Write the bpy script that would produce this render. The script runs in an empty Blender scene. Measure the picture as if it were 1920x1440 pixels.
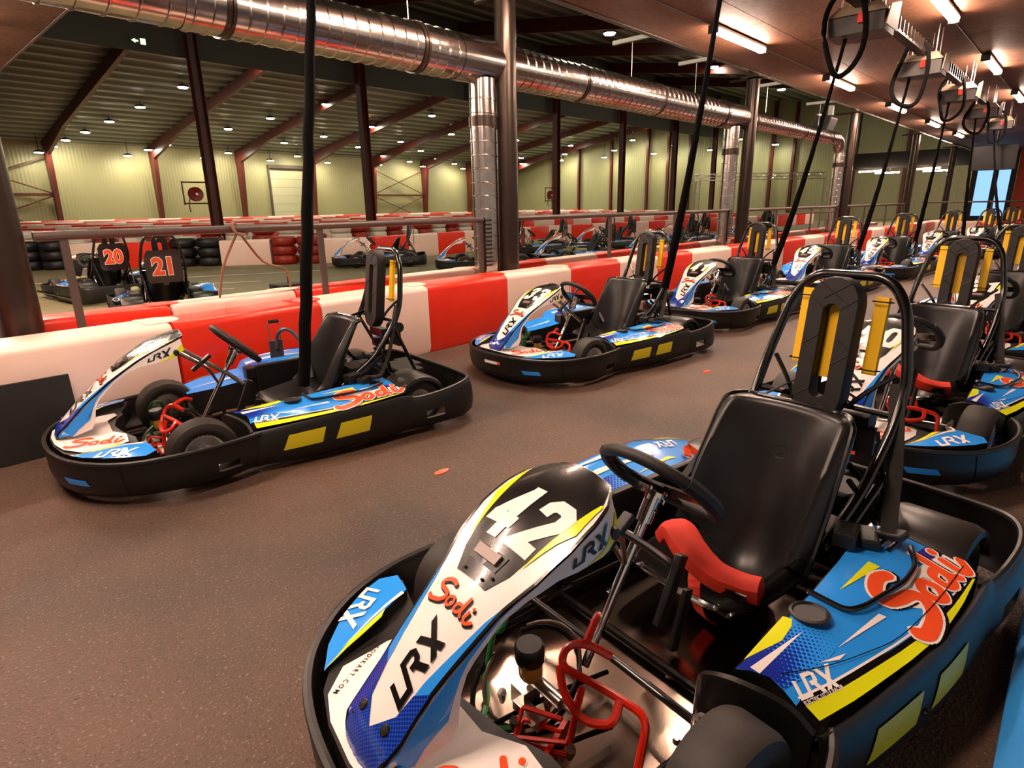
import bpy, bmesh, math, random
from mathutils import Vector, Matrix
from mathutils.geometry import tessellate_polygon
random.seed(7)
PI = math.pi
scene = bpy.context.scene
COL = scene.collection

# ------------------------------------------------------------------ camera
ROT = ((0.679839059444328, -0.21621058001719054, 0.7007651806008068),
       (-0.7331550019820308, -0.17770901939215472, 0.6564322108911224),
       (-0.017395295990000764, -0.9600377542135041, -0.2793294008193756))
CAM_H = 1.25
FPX = 1138.47
cam_d = bpy.data.cameras.new('camera')
cam_d.sensor_width = 36.0
cam_d.lens = 36.0 * FPX / 1920.0
cam_d.clip_start = 0.02
cam_d.clip_end = 300
cam = bpy.data.objects.new('camera', cam_d)
COL.objects.link(cam)
R3 = Matrix(ROT)
cm = Matrix((R3.col[0], -R3.col[1], -R3.col[2])).transposed().to_4x4()
cm.translation = (0, 0, CAM_H)
cam.matrix_world = cm
scene.camera = cam

# ------------------------------------------------------------------ world, exposure
world = bpy.data.worlds.new('world')
scene.world = world
world.use_nodes = True
world.node_tree.nodes['Background'].inputs[0].default_value = (1.0, 0.80, 0.68, 1)
world.node_tree.nodes['Background'].inputs[1].default_value = 0.22
scene.view_settings.view_transform = 'Standard'
scene.view_settings.look = 'None'
scene.view_settings.gamma = 1.0
scene.view_settings.exposure = 1.0
scene.view_settings.use_curve_mapping = False
TUBE_L = 102.0
HALL_L = 108.0
TUBE_C = (1.0, 0.72, 0.56)
HALL_C = (1.0, 0.93, 0.70)

# ------------------------------------------------------------------ materials
def lin(h):
    h = h.lstrip('#')
    o = []
    for i in (0, 2, 4):
        c = int(h[i:i + 2], 16) / 255
        o.append(c / 12.92 if c <= 0.04045 else ((c + 0.055) / 1.055) ** 2.4)
    return (o[0], o[1], o[2], 1)

MATS = {}
def mat(name, col, rough=0.5, metal=0.0, coat=0.0, emit=0.0, ecol=None, alpha=1.0, noise=None, bump=None, spec=None):
    m = bpy.data.materials.new(name)
    m.use_nodes = True
    nt = m.node_tree
    b = nt.nodes['Principled BSDF']
    c = lin(col) if isinstance(col, str) else tuple(col) + (1,)
    b.inputs['Base Color'].default_value = c
    b.inputs['Roughness'].default_value = rough
    b.inputs['Metallic'].default_value = metal
    b.inputs['Coat Weight'].default_value = coat
    b.inputs['Coat Roughness'].default_value = 0.08
    if spec is not None:
        b.inputs['Specular IOR Level'].default_value = spec
    if emit:
        e = ecol or c[:3]
        b.inputs['Emission Color'].default_value = tuple(e)[:3] + (1,)
        b.inputs['Emission Strength'].default_value = emit
    if noise:   # (scale, second colour, amount)
        tc = nt.nodes.new('ShaderNodeTexCoord')
        n = nt.nodes.new('ShaderNodeTexNoise')
        n.inputs['Scale'].default_value = noise[0]
        n.inputs['Detail'].default_value = 6
        nt.links.new(tc.outputs['Object'], n.inputs['Vector'])
        r = nt.nodes.new('ShaderNodeValToRGB')
        r.color_ramp.elements[0].position = 0.5 - noise[2]
        r.color_ramp.elements[1].position = 0.5 + noise[2]
        r.color_ramp.elements[0].color = c
        r.color_ramp.elements[1].color = lin(noise[1])
        nt.links.new(n.outputs['Fac'], r.inputs['Fac'])
        nt.links.new(r.outputs['Color'], b.inputs['Base Color'])
    if bump:    # (scale, strength, distance)
        tc = nt.nodes.new('ShaderNodeTexCoord')
        n = nt.nodes.new('ShaderNodeTexNoise')
        n.inputs['Scale'].default_value = bump[0]
        n.inputs['Detail'].default_value = 4
        nt.links.new(tc.outputs['Object'], n.inputs['Vector'])
        bp = nt.nodes.new('ShaderNodeBump')
        bp.inputs['Strength'].default_value = bump[1]
        bp.inputs['Distance'].default_value = bump[2]
        nt.links.new(n.outputs['Fac'], bp.inputs['Height'])
        nt.links.new(bp.outputs['Normal'], b.inputs['Normal'])
    MATS[name] = m
    return m

mat('plastic_black', '#141210', 0.42, bump=(240, 0.15, 0.002))
mat('plastic_gloss', '#0d0c0c', 0.22, coat=0.3)
mat('seat_black', '#161414', 0.38, bump=(420, 0.12, 0.001))
mat('rubber', '#1c1815', 0.62, bump=(90, 0.2, 0.002), noise=(14, '#2a231e', 0.3))
mat('tube_black', '#0b0a0a', 0.25, coat=0.5)
mat('pad_black', '#15120f', 0.6, bump=(150, 0.2, 0.002))
mat('fender_black', '#211d1a', 0.36, bump=(300, 0.12, 0.001))
mat('chrome', '#d8d4d0', 0.12, 1.0)
mat('steel', '#b9b4ae', 0.28, 1.0)
mat('alu_tray', '#9c8c80', 0.17, 1.0, bump=(7, 0.03, 0.004))
mat('sticker_blue', '#2a94f4', 0.22, coat=0.5)
mat('sticker_navy', '#1f2f9c', 0.22, coat=0.5)
mat('sticker_purple', '#3a2c8e', 0.25, coat=0.4)
mat('sticker_white', '#efeae6', 0.22, coat=0.5)
mat('sticker_black', '#0d0b0a', 0.24, coat=0.3)
mat('sticker_lime', '#dfe51a', 0.25, coat=0.4)
mat('sticker_orange', '#f0562a', 0.25, coat=0.4)
mat('shell_white', '#efe6e2', 0.3, coat=0.3)
mat('window_yellow', '#cfc01e', 0.35)
mat('foam_yellow', '#fbc30e', 0.55)
mat('pedal_red', '#df2812', 0.3, coat=0.4)
mat('pedal_green', '#1d6b35', 0.35, coat=0.3)
mat('belt_red', '#d93115', 0.75, bump=(300, 0.3, 0.001), noise=(18, '#b8240e', 0.35))
mat('belt_black', '#1d1916', 0.8, bump=(500, 0.3, 0.001))
mat('belt_orange', '#f07a1c', 0.6)
mat('fluid_amber', '#c49a42', 0.15, coat=0.5)
mat('hose_brown', '#3c2c20', 0.35)
mat('plate_grey', '#54525c', 0.4, 0.4)
mat('light_lens', '#7d675c', 0.35)
mat('rim_alloy', '#e6e1da', 0.3, 0.15)
mat('barrier_red', '#f4361d', 0.33, bump=(30, 0.08, 0.004), noise=(3.0, '#e22d16', 0.3))
mat('barrier_white', '#f7dacb', 0.35, bump=(30, 0.08, 0.004), noise=(2.2, '#efcebe', 0.3))
mat('tyre_red', '#8f2413', 0.4, bump=(20, 0.2, 0.02))
mat('tyre_white', '#d9d2c2', 0.4, bump=(20, 0.2, 0.02))
mat('tyre_black', '#0f0e0e', 0.45, bump=(20, 0.2, 0.02))
mat('column_grey', '#41362f', 0.28, 0.7, bump=(60, 0.05, 0.002))
mat('column_red', '#55190f', 0.45, noise=(4, '#3f120b', 0.3))
mat('rail_brown', '#574b46', 0.4, 0.35)
mat('galvanised', '#c9c0b8', 0.2, 1.0, noise=(9, '#a79c94', 0.35), bump=(16, 0.06, 0.01))
mat('cable_black', '#080707', 0.85, bump=(120, 0.6, 0.004), spec=0.15)
mat('strap_white', '#cfc8bd', 0.5)
mat('roof_deck', '#3d4340', 0.55)
mat('roof_rib', '#727a70', 0.45)
mat('curtain_grey', '#4c4b44', 0.7)
mat('mezz_dark', '#191716', 0.5)
mat('screen_black', '#08080a', 0.2)
mat('box_grey', '#3a3633', 0.5)
mat('box_light', '#a8967f', 0.5)
mat('hose_reel_red', '#7d1a12', 0.4)
mat('tank_khaki', '#8f8a5c', 0.45)
mat('mat_blue', '#38a4fb', 0.5)
mat('rope', '#8d6a55', 0.8)
mat('white_paint', '#c9c3b5', 0.6)
mat('door_white', '#a5a285', 0.5)
mat('wall_orange', '#e04a20', 0.5)
mat('tube_light', (1, 0.85, 0.7), 0.4, emit=TUBE_L, ecol=TUBE_C)
mat('hall_light', (1, 0.95, 0.8), 0.4, emit=HALL_L, ecol=HALL_C)
mat('window_glow', '#7fb4ea', 0.2, emit=0.7, ecol=(0.25, 0.5, 0.95))
mat('exit_glow', '#bfe0a0', 0.3, emit=1.6, ecol=(0.75, 0.95, 0.45))

def halftone(name, c0, c1, scale, lo, hi):
    """dots of c1 on c0; the uv map holds metres in x,y and 0..1 density in a second map"""
    m = bpy.data.materials.new(name)
    m.use_nodes = True
    nt = m.node_tree
    L = nt.links.new
    b = nt.nodes['Principled BSDF']
    b.inputs['Roughness'].default_value = 0.22
    b.inputs['Coat Weight'].default_value = 0.5
    uv = nt.nodes.new('ShaderNodeUVMap'); uv.uv_map = 'print'
    sc = nt.nodes.new('ShaderNodeVectorMath'); sc.operation = 'SCALE'; sc.inputs['Scale'].default_value = scale
    L(uv.outputs[0], sc.inputs[0])
    rot = nt.nodes.new('ShaderNodeVectorRotate'); rot.rotation_type = 'Z_AXIS'; rot.inputs['Angle'].default_value = 0.785
    L(sc.outputs[0], rot.inputs['Vector'])
    fr = nt.nodes.new('ShaderNodeVectorMath'); fr.operation = 'FRACTION'
    L(rot.outputs[0], fr.inputs[0])
    sb = nt.nodes.new('ShaderNodeVectorMath'); sb.operation = 'SUBTRACT'; sb.inputs[1].default_value = (0.5, 0.5, 0)
    L(fr.outputs[0], sb.inputs[0])
    ln = nt.nodes.new('ShaderNodeVectorMath'); ln.operation = 'LENGTH'
    L(sb.outputs[0], ln.inputs[0])
    den = nt.nodes.new('ShaderNodeUVMap'); den.uv_map = 'density'
    sp = nt.nodes.new('ShaderNodeSeparateXYZ')
    L(den.outputs[0], sp.inputs[0])
    mr = nt.nodes.new('ShaderNodeMapRange')
    mr.inputs['To Min'].default_value = lo
    mr.inputs['To Max'].default_value = hi
    L(sp.outputs[0], mr.inputs['Value'])
    lt = nt.nodes.new('ShaderNodeMath'); lt.operation = 'LESS_THAN'
    L(ln.outputs['Value'], lt.inputs[0])
    L(mr.outputs[0], lt.inputs[1])
    mx = nt.nodes.new('ShaderNodeMix'); mx.data_type = 'RGBA'
    mx.inputs[6].default_value = lin(c0)
    mx.inputs[7].default_value = lin(c1)
    L(lt.outputs[0], mx.inputs[0])
    L(mx.outputs[2], b.inputs['Base Color'])
    MATS[name] = m
halftone('dots_blue', '#2a94f4', '#1b2f9e', 95, 0.0, 0.72)
halftone('dots_fine', '#1d4fc4', '#12267e', 160, 0.42, 0.42)

def asphalt(name, c0, c1, c2, rough):
    m = bpy.data.materials.new(name)
    m.use_nodes = True
    nt = m.node_tree
    L = nt.links.new
    b = nt.nodes['Principled BSDF']
    tc = nt.nodes.new('ShaderNodeTexCoord')
    n1 = nt.nodes.new('ShaderNodeTexNoise'); n1.inputs['Scale'].default_value = 0.9; n1.inputs['Detail'].default_value = 8
    n2 = nt.nodes.new('ShaderNodeTexNoise'); n2.inputs['Scale'].default_value = 110; n2.inputs['Detail'].default_value = 3
    n3 = nt.nodes.new('ShaderNodeTexVoronoi'); n3.inputs['Scale'].default_value = 85
    for n in (n1, n2, n3):
        L(tc.outputs['Object'], n.inputs['Vector'])
    r1 = nt.nodes.new('ShaderNodeValToRGB')
    r1.color_ramp.elements[0].position = 0.35; r1.color_ramp.elements[1].position = 0.68
    r1.color_ramp.elements[0].color = lin(c0); r1.color_ramp.elements[1].color = lin(c1)
    L(n1.outputs['Fac'], r1.inputs['Fac'])
    r2 = nt.nodes.new('ShaderNodeValToRGB')
    r2.color_ramp.elements[0].position = 0.60; r2.color_ramp.elements[1].position = 0.74
    r2.color_ramp.elements[0].color = (0, 0, 0, 1); r2.color_ramp.elements[1].color = (1, 1, 1, 1)
    L(n2.outputs['Fac'], r2.inputs['Fac'])
    mx = nt.nodes.new('ShaderNodeMix'); mx.data_type = 'RGBA'
    mx.inputs[7].default_value = lin(c2)
    L(r2.outputs['Color'], mx.inputs[0])
    L(r1.outputs['Color'], mx.inputs[6])
    # dark pits between the stones
    r3 = nt.nodes.new('ShaderNodeValToRGB')
    r3.color_ramp.elements[0].position = 0.30; r3.color_ramp.elements[1].position = 0.42
    r3.color_ramp.elements[0].color = (0.35, 0.33, 0.32, 1); r3.color_ramp.elements[1].color = (1, 1, 1, 1)
    n4 = nt.nodes.new('ShaderNodeTexNoise'); n4.inputs['Scale'].default_value = 70; n4.inputs['Detail'].default_value = 4
    L(tc.outputs['Object'], n4.inputs['Vector'])
    L(n4.outputs['Fac'], r3.inputs['Fac'])
    m2 = nt.nodes.new('ShaderNodeMix'); m2.data_type = 'RGBA'; m2.blend_type = 'MULTIPLY'; m2.inputs[0].default_value = 1.0
    L(mx.outputs[2], m2.inputs[6]); L(r3.outputs['Color'], m2.inputs[7])
    L(m2.outputs[2], b.inputs['Base Color'])
    rr = nt.nodes.new('ShaderNodeMapRange')
    rr.inputs['To Min'].default_value = rough - 0.1
    rr.inputs['To Max'].default_value = rough + 0.16
    L(n1.outputs['Fac'], rr.inputs['Value'])
    L(rr.outputs[0], b.inputs['Roughness'])
    bp = nt.nodes.new('ShaderNodeBump'); bp.inputs['Strength'].default_value = 0.8; bp.inputs['Distance'].default_value = 0.008
    L(n2.outputs['Fac'], bp.inputs['Height'])
    L(bp.outputs['Normal'], b.inputs['Normal'])
    MATS[name] = m
asphalt('asphalt', '#36271e', '#5f4636', '#9a7f6b', 0.55)
asphalt('track_floor', '#6d6548', '#8a8160', '#a39a78', 0.5)

def plywood():
    m = mat('plywood', '#a8724f', 0.6)
    nt = m.node_tree; L = nt.links.new
    b = nt.nodes['Principled BSDF']
    tc = nt.nodes.new('ShaderNodeTexCoord')
    n = nt.nodes.new('ShaderNodeTexNoise'); n.inputs['Scale'].default_value = 22; n.inputs['Detail'].default_value = 7
    L(tc.outputs['Object'], n.inputs['Vector'])
    r = nt.nodes.new('ShaderNodeValToRGB')
    r.color_ramp.elements[0].position = 0.3; r.color_ramp.elements[1].position = 0.7
    r.color_ramp.elements[0].color = lin('#54321f'); r.color_ramp.elements[1].color = lin('#764b30')
    L(n.outputs['Fac'], r.inputs['Fac']); L(r.outputs['Color'], b.inputs['Base Color'])
plywood()

def cladding(name, c, axis):
    m = mat(name, c, 0.5)
    nt = m.node_tree; L = nt.links.new
    b = nt.nodes['Principled BSDF']
    tc = nt.nodes.new('ShaderNodeTexCoord')
    w = nt.nodes.new('ShaderNodeTexWave'); w.bands_direction = axis; w.inputs['Scale'].default_value = 1.6
    L(tc.outputs['Object'], w.inputs['Vector'])
    bp = nt.nodes.new('ShaderNodeBump'); bp.inputs['Strength'].default_value = 0.35; bp.inputs['Distance'].default_value = 0.03
    L(w.outputs['Fac'], bp.inputs['Height']); L(bp.outputs['Normal'], b.inputs['Normal'])
cladding('wall_olive_x', '#898460', 'X')
cladding('wall_olive_y', '#8c8964', 'Y')

# ------------------------------------------------------------------ mesh helpers
class MB:
    def __init__(s):
        s.v = []; s.f = []
    def add(s, vs, fs):
        o = len(s.v)
        s.v += [tuple(v) for v in vs]
        s.f += [tuple(i + o for i in f) for f in fs]
        return s
    def box(s, c, d, m=None):
        hx, hy, hz = d[0] / 2, d[1] / 2, d[2] / 2
        vs = [Vector((x * hx, y * hy, z * hz)) for x in (-1, 1) for y in (-1, 1) for z in (-1, 1)]
        if m is not None:
            vs = [m @ v for v in vs]
        vs = [v + Vector(c) for v in vs]
        return s.add(vs, [(0, 1, 3, 2), (4, 6, 7, 5), (0, 4, 5, 1), (2, 3, 7, 6), (0, 2, 6, 4), (1, 5, 7, 3)])
    def tube(s, pts, r, n=8, closed=False, smooth=0, caps=True):
        P = [Vector(p) for p in pts]
        if smooth:
            P = spline(P, smooth, closed)
        rs = r if isinstance(r, (list, tuple)) else None
        N = len(P)
        T = []
        for i in range(N):
            a = P[(i - 1) % N] if (closed or i > 0) else P[i]
            b = P[(i + 1) % N] if (closed or i < N - 1) else P[i]
            T.append((b - a).normalized())
        up = Vector((0, 0, 1))
        if abs(T[0].dot(up)) > 0.95:
            up = Vector((0, 1, 0))
        nrm = (up - T[0] * up.dot(T[0])).normalized()
        vs = []
        for i in range(N):
            nrm = nrm - T[i] * nrm.dot(T[i])
            if nrm.length < 1e-6:
                nrm = T[i].orthogonal()
            nrm.normalize()
            bn = T[i].cross(nrm)
            rr = rs[min(i, len(rs) - 1)] if rs else r
            for k in range(n):
                a = 2 * PI * k / n
                vs.append(P[i] + nrm * (math.cos(a) * rr) + bn * (math.sin(a) * rr))
        fs = []
        for i in range(N if closed else N - 1):
            j = (i + 1) % N
            for k in range(n):
                fs.append((i * n + k, i * n + (k + 1) % n, j * n + (k + 1) % n, j * n + k))
        if not closed and caps:
            fs.append(tuple(reversed(range(n))))
            fs.append(tuple(range((N - 1) * n, N * n)))
        return s.add(vs, fs)
    def lathe(s, prof, org, axis, n=24, a0=0.0, a1=2 * PI):
        """prof: list of (radius, along)"""
        ax = Vector(axis).normalized()
        e1 = ax.orthogonal().normalized()
        e2 = ax.cross(e1)
        full = abs(a1 - a0 - 2 * PI) < 1e-6
        m = n if full else n + 1
        vs = []
        for (r, h) in prof:
            for k in range(m):
                a = a0 + (a1 - a0) * k / n
                vs.append(Vector(org) + ax * h + (e1 * math.cos(a) + e2 * math.sin(a)) * r)
        fs = []
        for i in range(len(prof) - 1):
            for k in range(n):
                k2 = (k + 1) % m
                fs.append((i * m + k, i * m + k2, (i + 1) * m + k2, (i + 1) * m + k))
        return s.add(vs, fs)
    def ribbon(s, pts, w, dirv, t=0.004, smooth=0):
        """flat strap along pts, width along dirv"""
        P = [Vector(p) for p in pts]
        if smooth:
            P = spline(P, smooth)
        N = len(P)
        vs = []
        D = Vector(dirv).normalized()
        for i in range(N):
            a = P[max(i - 1, 0)]; b = P[min(i + 1, N - 1)]
            tt = (b - a).normalized()
            d = (D - tt * D.dot(tt)).normalized()
            nn = tt.cross(d).normalized()
            for (x, y) in ((-1, -1), (1, -1), (1, 1), (-1, 1)):
                vs.append(P[i] + d * (x * w / 2) + nn * (y * t / 2))
        fs = []
        for i in range(N - 1):
            for k in range(4):
                fs.append((i * 4 + k, i * 4 + (k + 1) % 4, (i + 1) * 4 + (k + 1) % 4, (i + 1) * 4 + k))
        fs += [(3, 2, 1, 0), tuple(range((N - 1) * 4, N * 4))]
        return s.add(vs, fs)
    def prism(s, poly, f0, f1):
        """poly of 2D points, f0/f1 map (u,v)->3D for the two faces"""
        n = len(poly)
        vs = [f0(*p) for p in poly] + [f1(*p) for p in poly]
        tri = tessellate_polygon([[Vector((p[0], p[1], 0)) for p in poly]])
        fs = [tuple(t) for t in tri] + [tuple(reversed([i + n for i in t])) for t in tri]
        for i in range(n):
            j = (i + 1) % n
            fs.append((i, j, j + n, i + n))
        return s.add(vs, fs)

def spline(P, k, closed=False):
    out = []
    N = len(P)
    rng = N if closed else N - 1
    for i in range(rng):
        p0 = P[(i - 1) % N] if (closed or i > 0) else P[0]
        p1 = P[i]; p2 = P[(i + 1) % N]
        p3 = P[(i + 2) % N] if (closed or i + 2 < N) else P[-1]
        for j in range(k):
            t = j / k
            out.append(0.5 * ((2 * p1) + (p2 - p0) * t + (2 * p0 - 5 * p1 + 4 * p2 - p3) * t * t + (3 * p1 - p0 - 3 * p2 + p3) * t ** 3))
    if not closed:
        out.append(P[-1])
    return out

def rounded(pts, r, k=4):
    """polyline with rounded corners"""
    P = [Vector(p) for p in pts]
    out = [P[0]]
    for i in range(1, len(P) - 1):
        a = (P[i - 1] - P[i]); b = (P[i + 1] - P[i])
        d = min(r, a.length * 0.49, b.length * 0.49)
        A = P[i] + a.normalized() * d; B = P[i] + b.normalized() * d
        for j in range(k + 1):
            t = j / k
            out.append(A * (1 - t) ** 2 + P[i] * 2 * t * (1 - t) + B * t * t)
    out.append(P[-1])
    return out

def obj(name, mb, m, parent=None, smooth=False, bevel=0.0, fixn=True, auto=40):
    me = bpy.data.meshes.new(name)
    if isinstance(mb, bpy.types.Mesh):
        me = mb
    else:
        me.from_pydata(mb.v, [], mb.f)
    if fixn or bevel:
        bm = bmesh.new(); bm.from_mesh(me)
        if bevel:
            bmesh.ops.remove_doubles(bm, verts=bm.verts, dist=1e-6)
            bmesh.ops.bevel(bm, geom=[e for e in bm.edges if len(e.link_faces) == 2 and e.calc_face_angle(0) > 0.5], offset=bevel, segments=2, affect='EDGES', profile=0.5)
        if fixn:
            bmesh.ops.recalc_face_normals(bm, faces=bm.faces)
        if smooth:
            for e in bm.edges:
                if len(e.link_faces) == 2:
                    e.smooth = e.calc_face_angle(0) < math.radians(auto)
            for f in bm.faces:
                f.smooth = True
        bm.to_mesh(me); bm.free()
    if m:
        me.materials.append(MATS[m] if isinstance(m, str) else m)
    o = bpy.data.objects.new(name, me)
    COL.objects.link(o)
    if parent:
        o.parent = parent
    return o

def empty(name, loc=(0, 0, 0), rz=0):
    o = bpy.data.objects.new(name, None)
    o.empty_display_size = 0.1
    o.location = loc; o.rotation_euler = (0, 0, rz)
    COL.objects.link(o)
    return o

def tag(o, label=None, cat=None, group=None, kind=None):
    if label: o['label'] = label
    if cat: o['category'] = cat
    if group: o['group'] = group
    if kind: o['kind'] = kind
    return o

def copy_tree(o, parent=None):
    c = o.copy(); COL.objects.link(c); c.parent = parent
    for ch in list(o.children):
        copy_tree(ch, c)
    return c

# ---- 2D shapes for prints: list of (verts, faces)
def poly2(pts):
    return (list(pts), [tuple(t) for t in tessellate_polygon([[Vector((p[0], p[1], 0)) for p in pts]])])

def stroke2(pts, w, smooth=0, cap=True, closed=False):
    P = [Vector((p[0], p[1], 0)) for p in pts]
    if smooth:
        P = spline(P, smooth, closed)
    vs = []; fs = []
    N = len(P)
    for i in range(N if closed else N - 1):
        a, b = P[i], P[(i + 1) % N]
        if (b - a).length < 1e-7: continue
        d = (b - a).normalized(); n = Vector((-d.y, d.x, 0)) * (w / 2)
        o = len(vs)
        vs += [(a + n), (a - n), (b - n), (b + n)]
        fs.append((o, o + 1, o + 2, o + 3))
    if cap:
        for p in P:
            o = len(vs)
            vs += [p + Vector((math.cos(k * PI / 4), math.sin(k * PI / 4), 0)) * (w / 2) for k in range(8)]
            fs.append(tuple(range(o, o + 8)))
    return ([(v.x, v.y) for v in vs], fs)

def miter2(pts, w, closed=False):
    """stroke with sharp joints and square ends"""
    P = [Vector((a, b)) for a, b in pts]
    N = len(P)
    L = []; R = []
    for i in range(N):
        a = P[(i - 1) % N] if (closed or i > 0) else None
        b = P[(i + 1) % N] if (closed or i < N - 1) else None
        d0 = (P[i] - a).normalized() if a is not None else None
        d1 = (b - P[i]).normalized() if b is not None else None
        if d0 is None: d0 = d1
        if d1 is None: d1 = d0
        n0 = Vector((-d0.y, d0.x)); n1 = Vector((-d1.y, d1.x))
        m = n0 + n1
        m = m.normalized() if m.length > 1e-6 else n0
        k = min(1 / max(m.dot(n0), .35), 2.2)
        L.append(P[i] + m * (w / 2 * k)); R.append(P[i] - m * (w / 2 * k))
    vs = [(v.x, v.y) for v in L + R]
    fs = []
    for i in range(N if closed else N - 1):
        j = (i + 1) % N
        fs.append((i, N + i, N + j, j))
    return (vs, fs)

def xf2(shape, sx=1, sy=1, rot=0, tx=0, ty=0, shear=0):
    c, s = math.cos(rot), math.sin(rot)
    out = []
    for (x, y) in shape[0]:
        x = x + shear * y
        x *= sx; y *= sy
        out.append((c * x - s * y + tx, s * x + c * y + ty))
    return (out, shape[1])

def text2(body, size, shear=0.0, offset=0.0, sx=1.0):
    cu = bpy.data.curves.new('glyphs', 'FONT')
    cu.body = body; cu.size = size; cu.shear = shear; cu.offset = offset
    cu.align_x = 'CENTER'; cu.align_y = 'CENTER'; cu.resolution_u = 3
    ob = bpy.data.objects.new('glyphs', cu); COL.objects.link(ob)
    dg = bpy.context.evaluated_depsgraph_get(); dg.update()
    me = ob.evaluated_get(dg).to_mesh()
    vs = [(v.co.x * sx, v.co.y) for v in me.vertices]
    fs = [tuple(p.vertices) for p in me.polygons]
    ob.evaluated_get(dg).to_mesh_clear()
    bpy.data.objects.remove(ob); bpy.data.curves.remove(cu)
    return (vs, fs)

def lrx2(h, bold=0.2):
    """the LRX wordmark, height h, origin at its centre"""
    sh = [miter2([(.27, .80), (.10, .10), (.66, .10), (.92, .90), (1.34, .90), (1.46, .80), (1.42, .60), (1.30, .48), (1.02, .48)], bold)]
    sh.append(poly2([(1.10, .48), (1.34, .48), (1.58, .0), (1.32, .0)]))
    sh.append(poly2([(1.66, 1.0), (1.92, 1.0), (2.36, .0), (2.10, .0)]))
    sh.append(poly2([(2.46, 1.0), (2.74, 1.0), (1.90, .0), (1.62, .0)]))
    return [xf2(s, h, h, 0, -1.35 * h, -0.5 * h) for s in sh]

def sodi2(h):
    """brush-script wordmark centre-lines as (points, width factor)"""
    S = [(0.95, 0.95), (0.7, 1.02), (0.32, 0.9), (0.22, 0.7), (0.45, 0.58), (0.78, 0.5), (0.86, 0.3), (0.6, 0.08), (0.1, 0.0), (-0.05, 0.1)]
    o = [(1.28, 0.52), (1.08, 0.42), (1.06, 0.2), (1.22, 0.12), (1.4, 0.28), (1.36, 0.48), (1.28, 0.52)]
    d = [(1.86, 0.5), (1.66, 0.44), (1.6, 0.2), (1.76, 0.14), (1.92, 0.3), (2.06, 0.9), (1.98, 0.3), (2.08, 0.14)]
    i = [(2.34, 0.5), (2.28, 0.2), (2.42, 0.1), (2.66, 0.3)]
    t = [(2.46, 0.72), (2.44, 0.7)]
    k = h
    return [([((x - 1.3) * k, (y - 0.5) * k) for x, y in pts], w * k) for pts, w in ((S, 0.24), (o, 0.17), (d, 0.17), (i, 0.17), (t, 0.17))]

def decal(name, shapes, surf, m, parent, off=0.0015, cut=0.05, density=None):
    """a print laid on a surface surf(u,v,off)->Vector; cut 0 for flat surfaces"""
    bm = bmesh.new()
    for vs, fs in shapes:
        bv = [bm.verts.new((p[0], p[1], 0)) for p in vs]
        for f in fs:
            try:
                bm.faces.new([bv[i] for i in f])
            except ValueError:
                pass
    if cut:
        for ax in (0, 1):
            lo = min(v.co[ax] for v in bm.verts); hi = max(v.co[ax] for v in bm.verts)
            x = math.ceil(lo / cut) * cut
            while x < hi:
                co = [0, 0, 0]; co[ax] = x
                no = [0, 0, 0]; no[ax] = 1
                bmesh.ops.bisect_plane(bm, geom=bm.verts[:] + bm.edges[:] + bm.faces[:], plane_co=co, plane_no=no, dist=1e-7)
                x += cut
    if density:
        ua = bm.loops.layers.uv.new('print'); ub = bm.loops.layers.uv.new('density')
        for f in bm.faces:
            for lp in f.loops:
                x, y = lp.vert.co.x, lp.vert.co.y
                lp[ua].uv = (x, y); lp[ub].uv = (density(x, y), 0)
    for v in bm.verts:
        v.co = surf(v.co.x, v.co.y, off)
    c = sum((v.co for v in bm.verts), Vector()) / max(len(bm.verts), 1)
    me = bpy.data.meshes.new(name)
    # face outward: compare with the surface offset direction
    bm.normal_update()
    bm.to_mesh(me); bm.free()
    for p in me.polygons:
        p.use_smooth = True
    me.materials.append(MATS[m])
    o = bpy.data.objects.new(name, me); COL.objects.link(o); o.parent = parent
    return o

def surface(S, sign=1.0, e=1e-3):
    def f(u, v, off=0.0):
        p = Vector(S(u, v))
        if off:
            n = (Vector(S(u + e, v)) - Vector(S(u - e, v))).cross(Vector(S(u, v + e)) - Vector(S(u, v - e)))
            if n.length > 1e-12:
                p = p + n.normalized() * (off * sign)
        return p
    return f

def interp(x, xs, ys):
    if x <= xs[0]: return ys[0]
    for i in range(len(xs) - 1):
        if x <= xs[i + 1]:
            t = (x - xs[i]) / (xs[i + 1] - xs[i])
            return ys[i] + (ys[i + 1] - ys[i]) * t
    return ys[-1]

def grid_sheet(S, us, vs, thick=0.0):
    """sheet over S(u,v); with thickness it becomes a closed slab"""
    mb = MB()
    nu, nv = len(us), len(vs)
    V = [S(u, v) for u in us for v in vs]
    F = [(i * nv + j, (i + 1) * nv + j, (i + 1) * nv + j + 1, i * nv + j + 1) for i in range(nu - 1) for j in range(nv - 1)]
    mb.add(V, F)
    if thick:
        bm = bmesh.new()
        bv = [bm.verts.new(v) for v in mb.v]
        for f in mb.f:
            bm.faces.new([bv[i] for i in f])
        bmesh.ops.recalc_face_normals(bm, faces=bm.faces)
        bm.normal_update()
        bm.verts.index_update()
        m = len(bm.verts)
        V2 = [v.co.copy() for v in bm.verts] + [v.co - v.normal * thick for v in bm.verts]
        F2 = [tuple(v.index for v in f.verts) for f in bm.faces] + [tuple(v.index + m for v in reversed(f.verts)) for f in bm.faces]
        for e in bm.edges:
            if len(e.link_faces) == 1:
                a, b = e.verts[0].index, e.verts[1].index
                F2.append((a, b, b + m, a + m))
        mb = MB().add(V2, F2)
        bm.free()
    return mb

def lspace(a, b, n):
    return [a + (b - a) * i / (n - 1) for i in range(n)]

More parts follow.
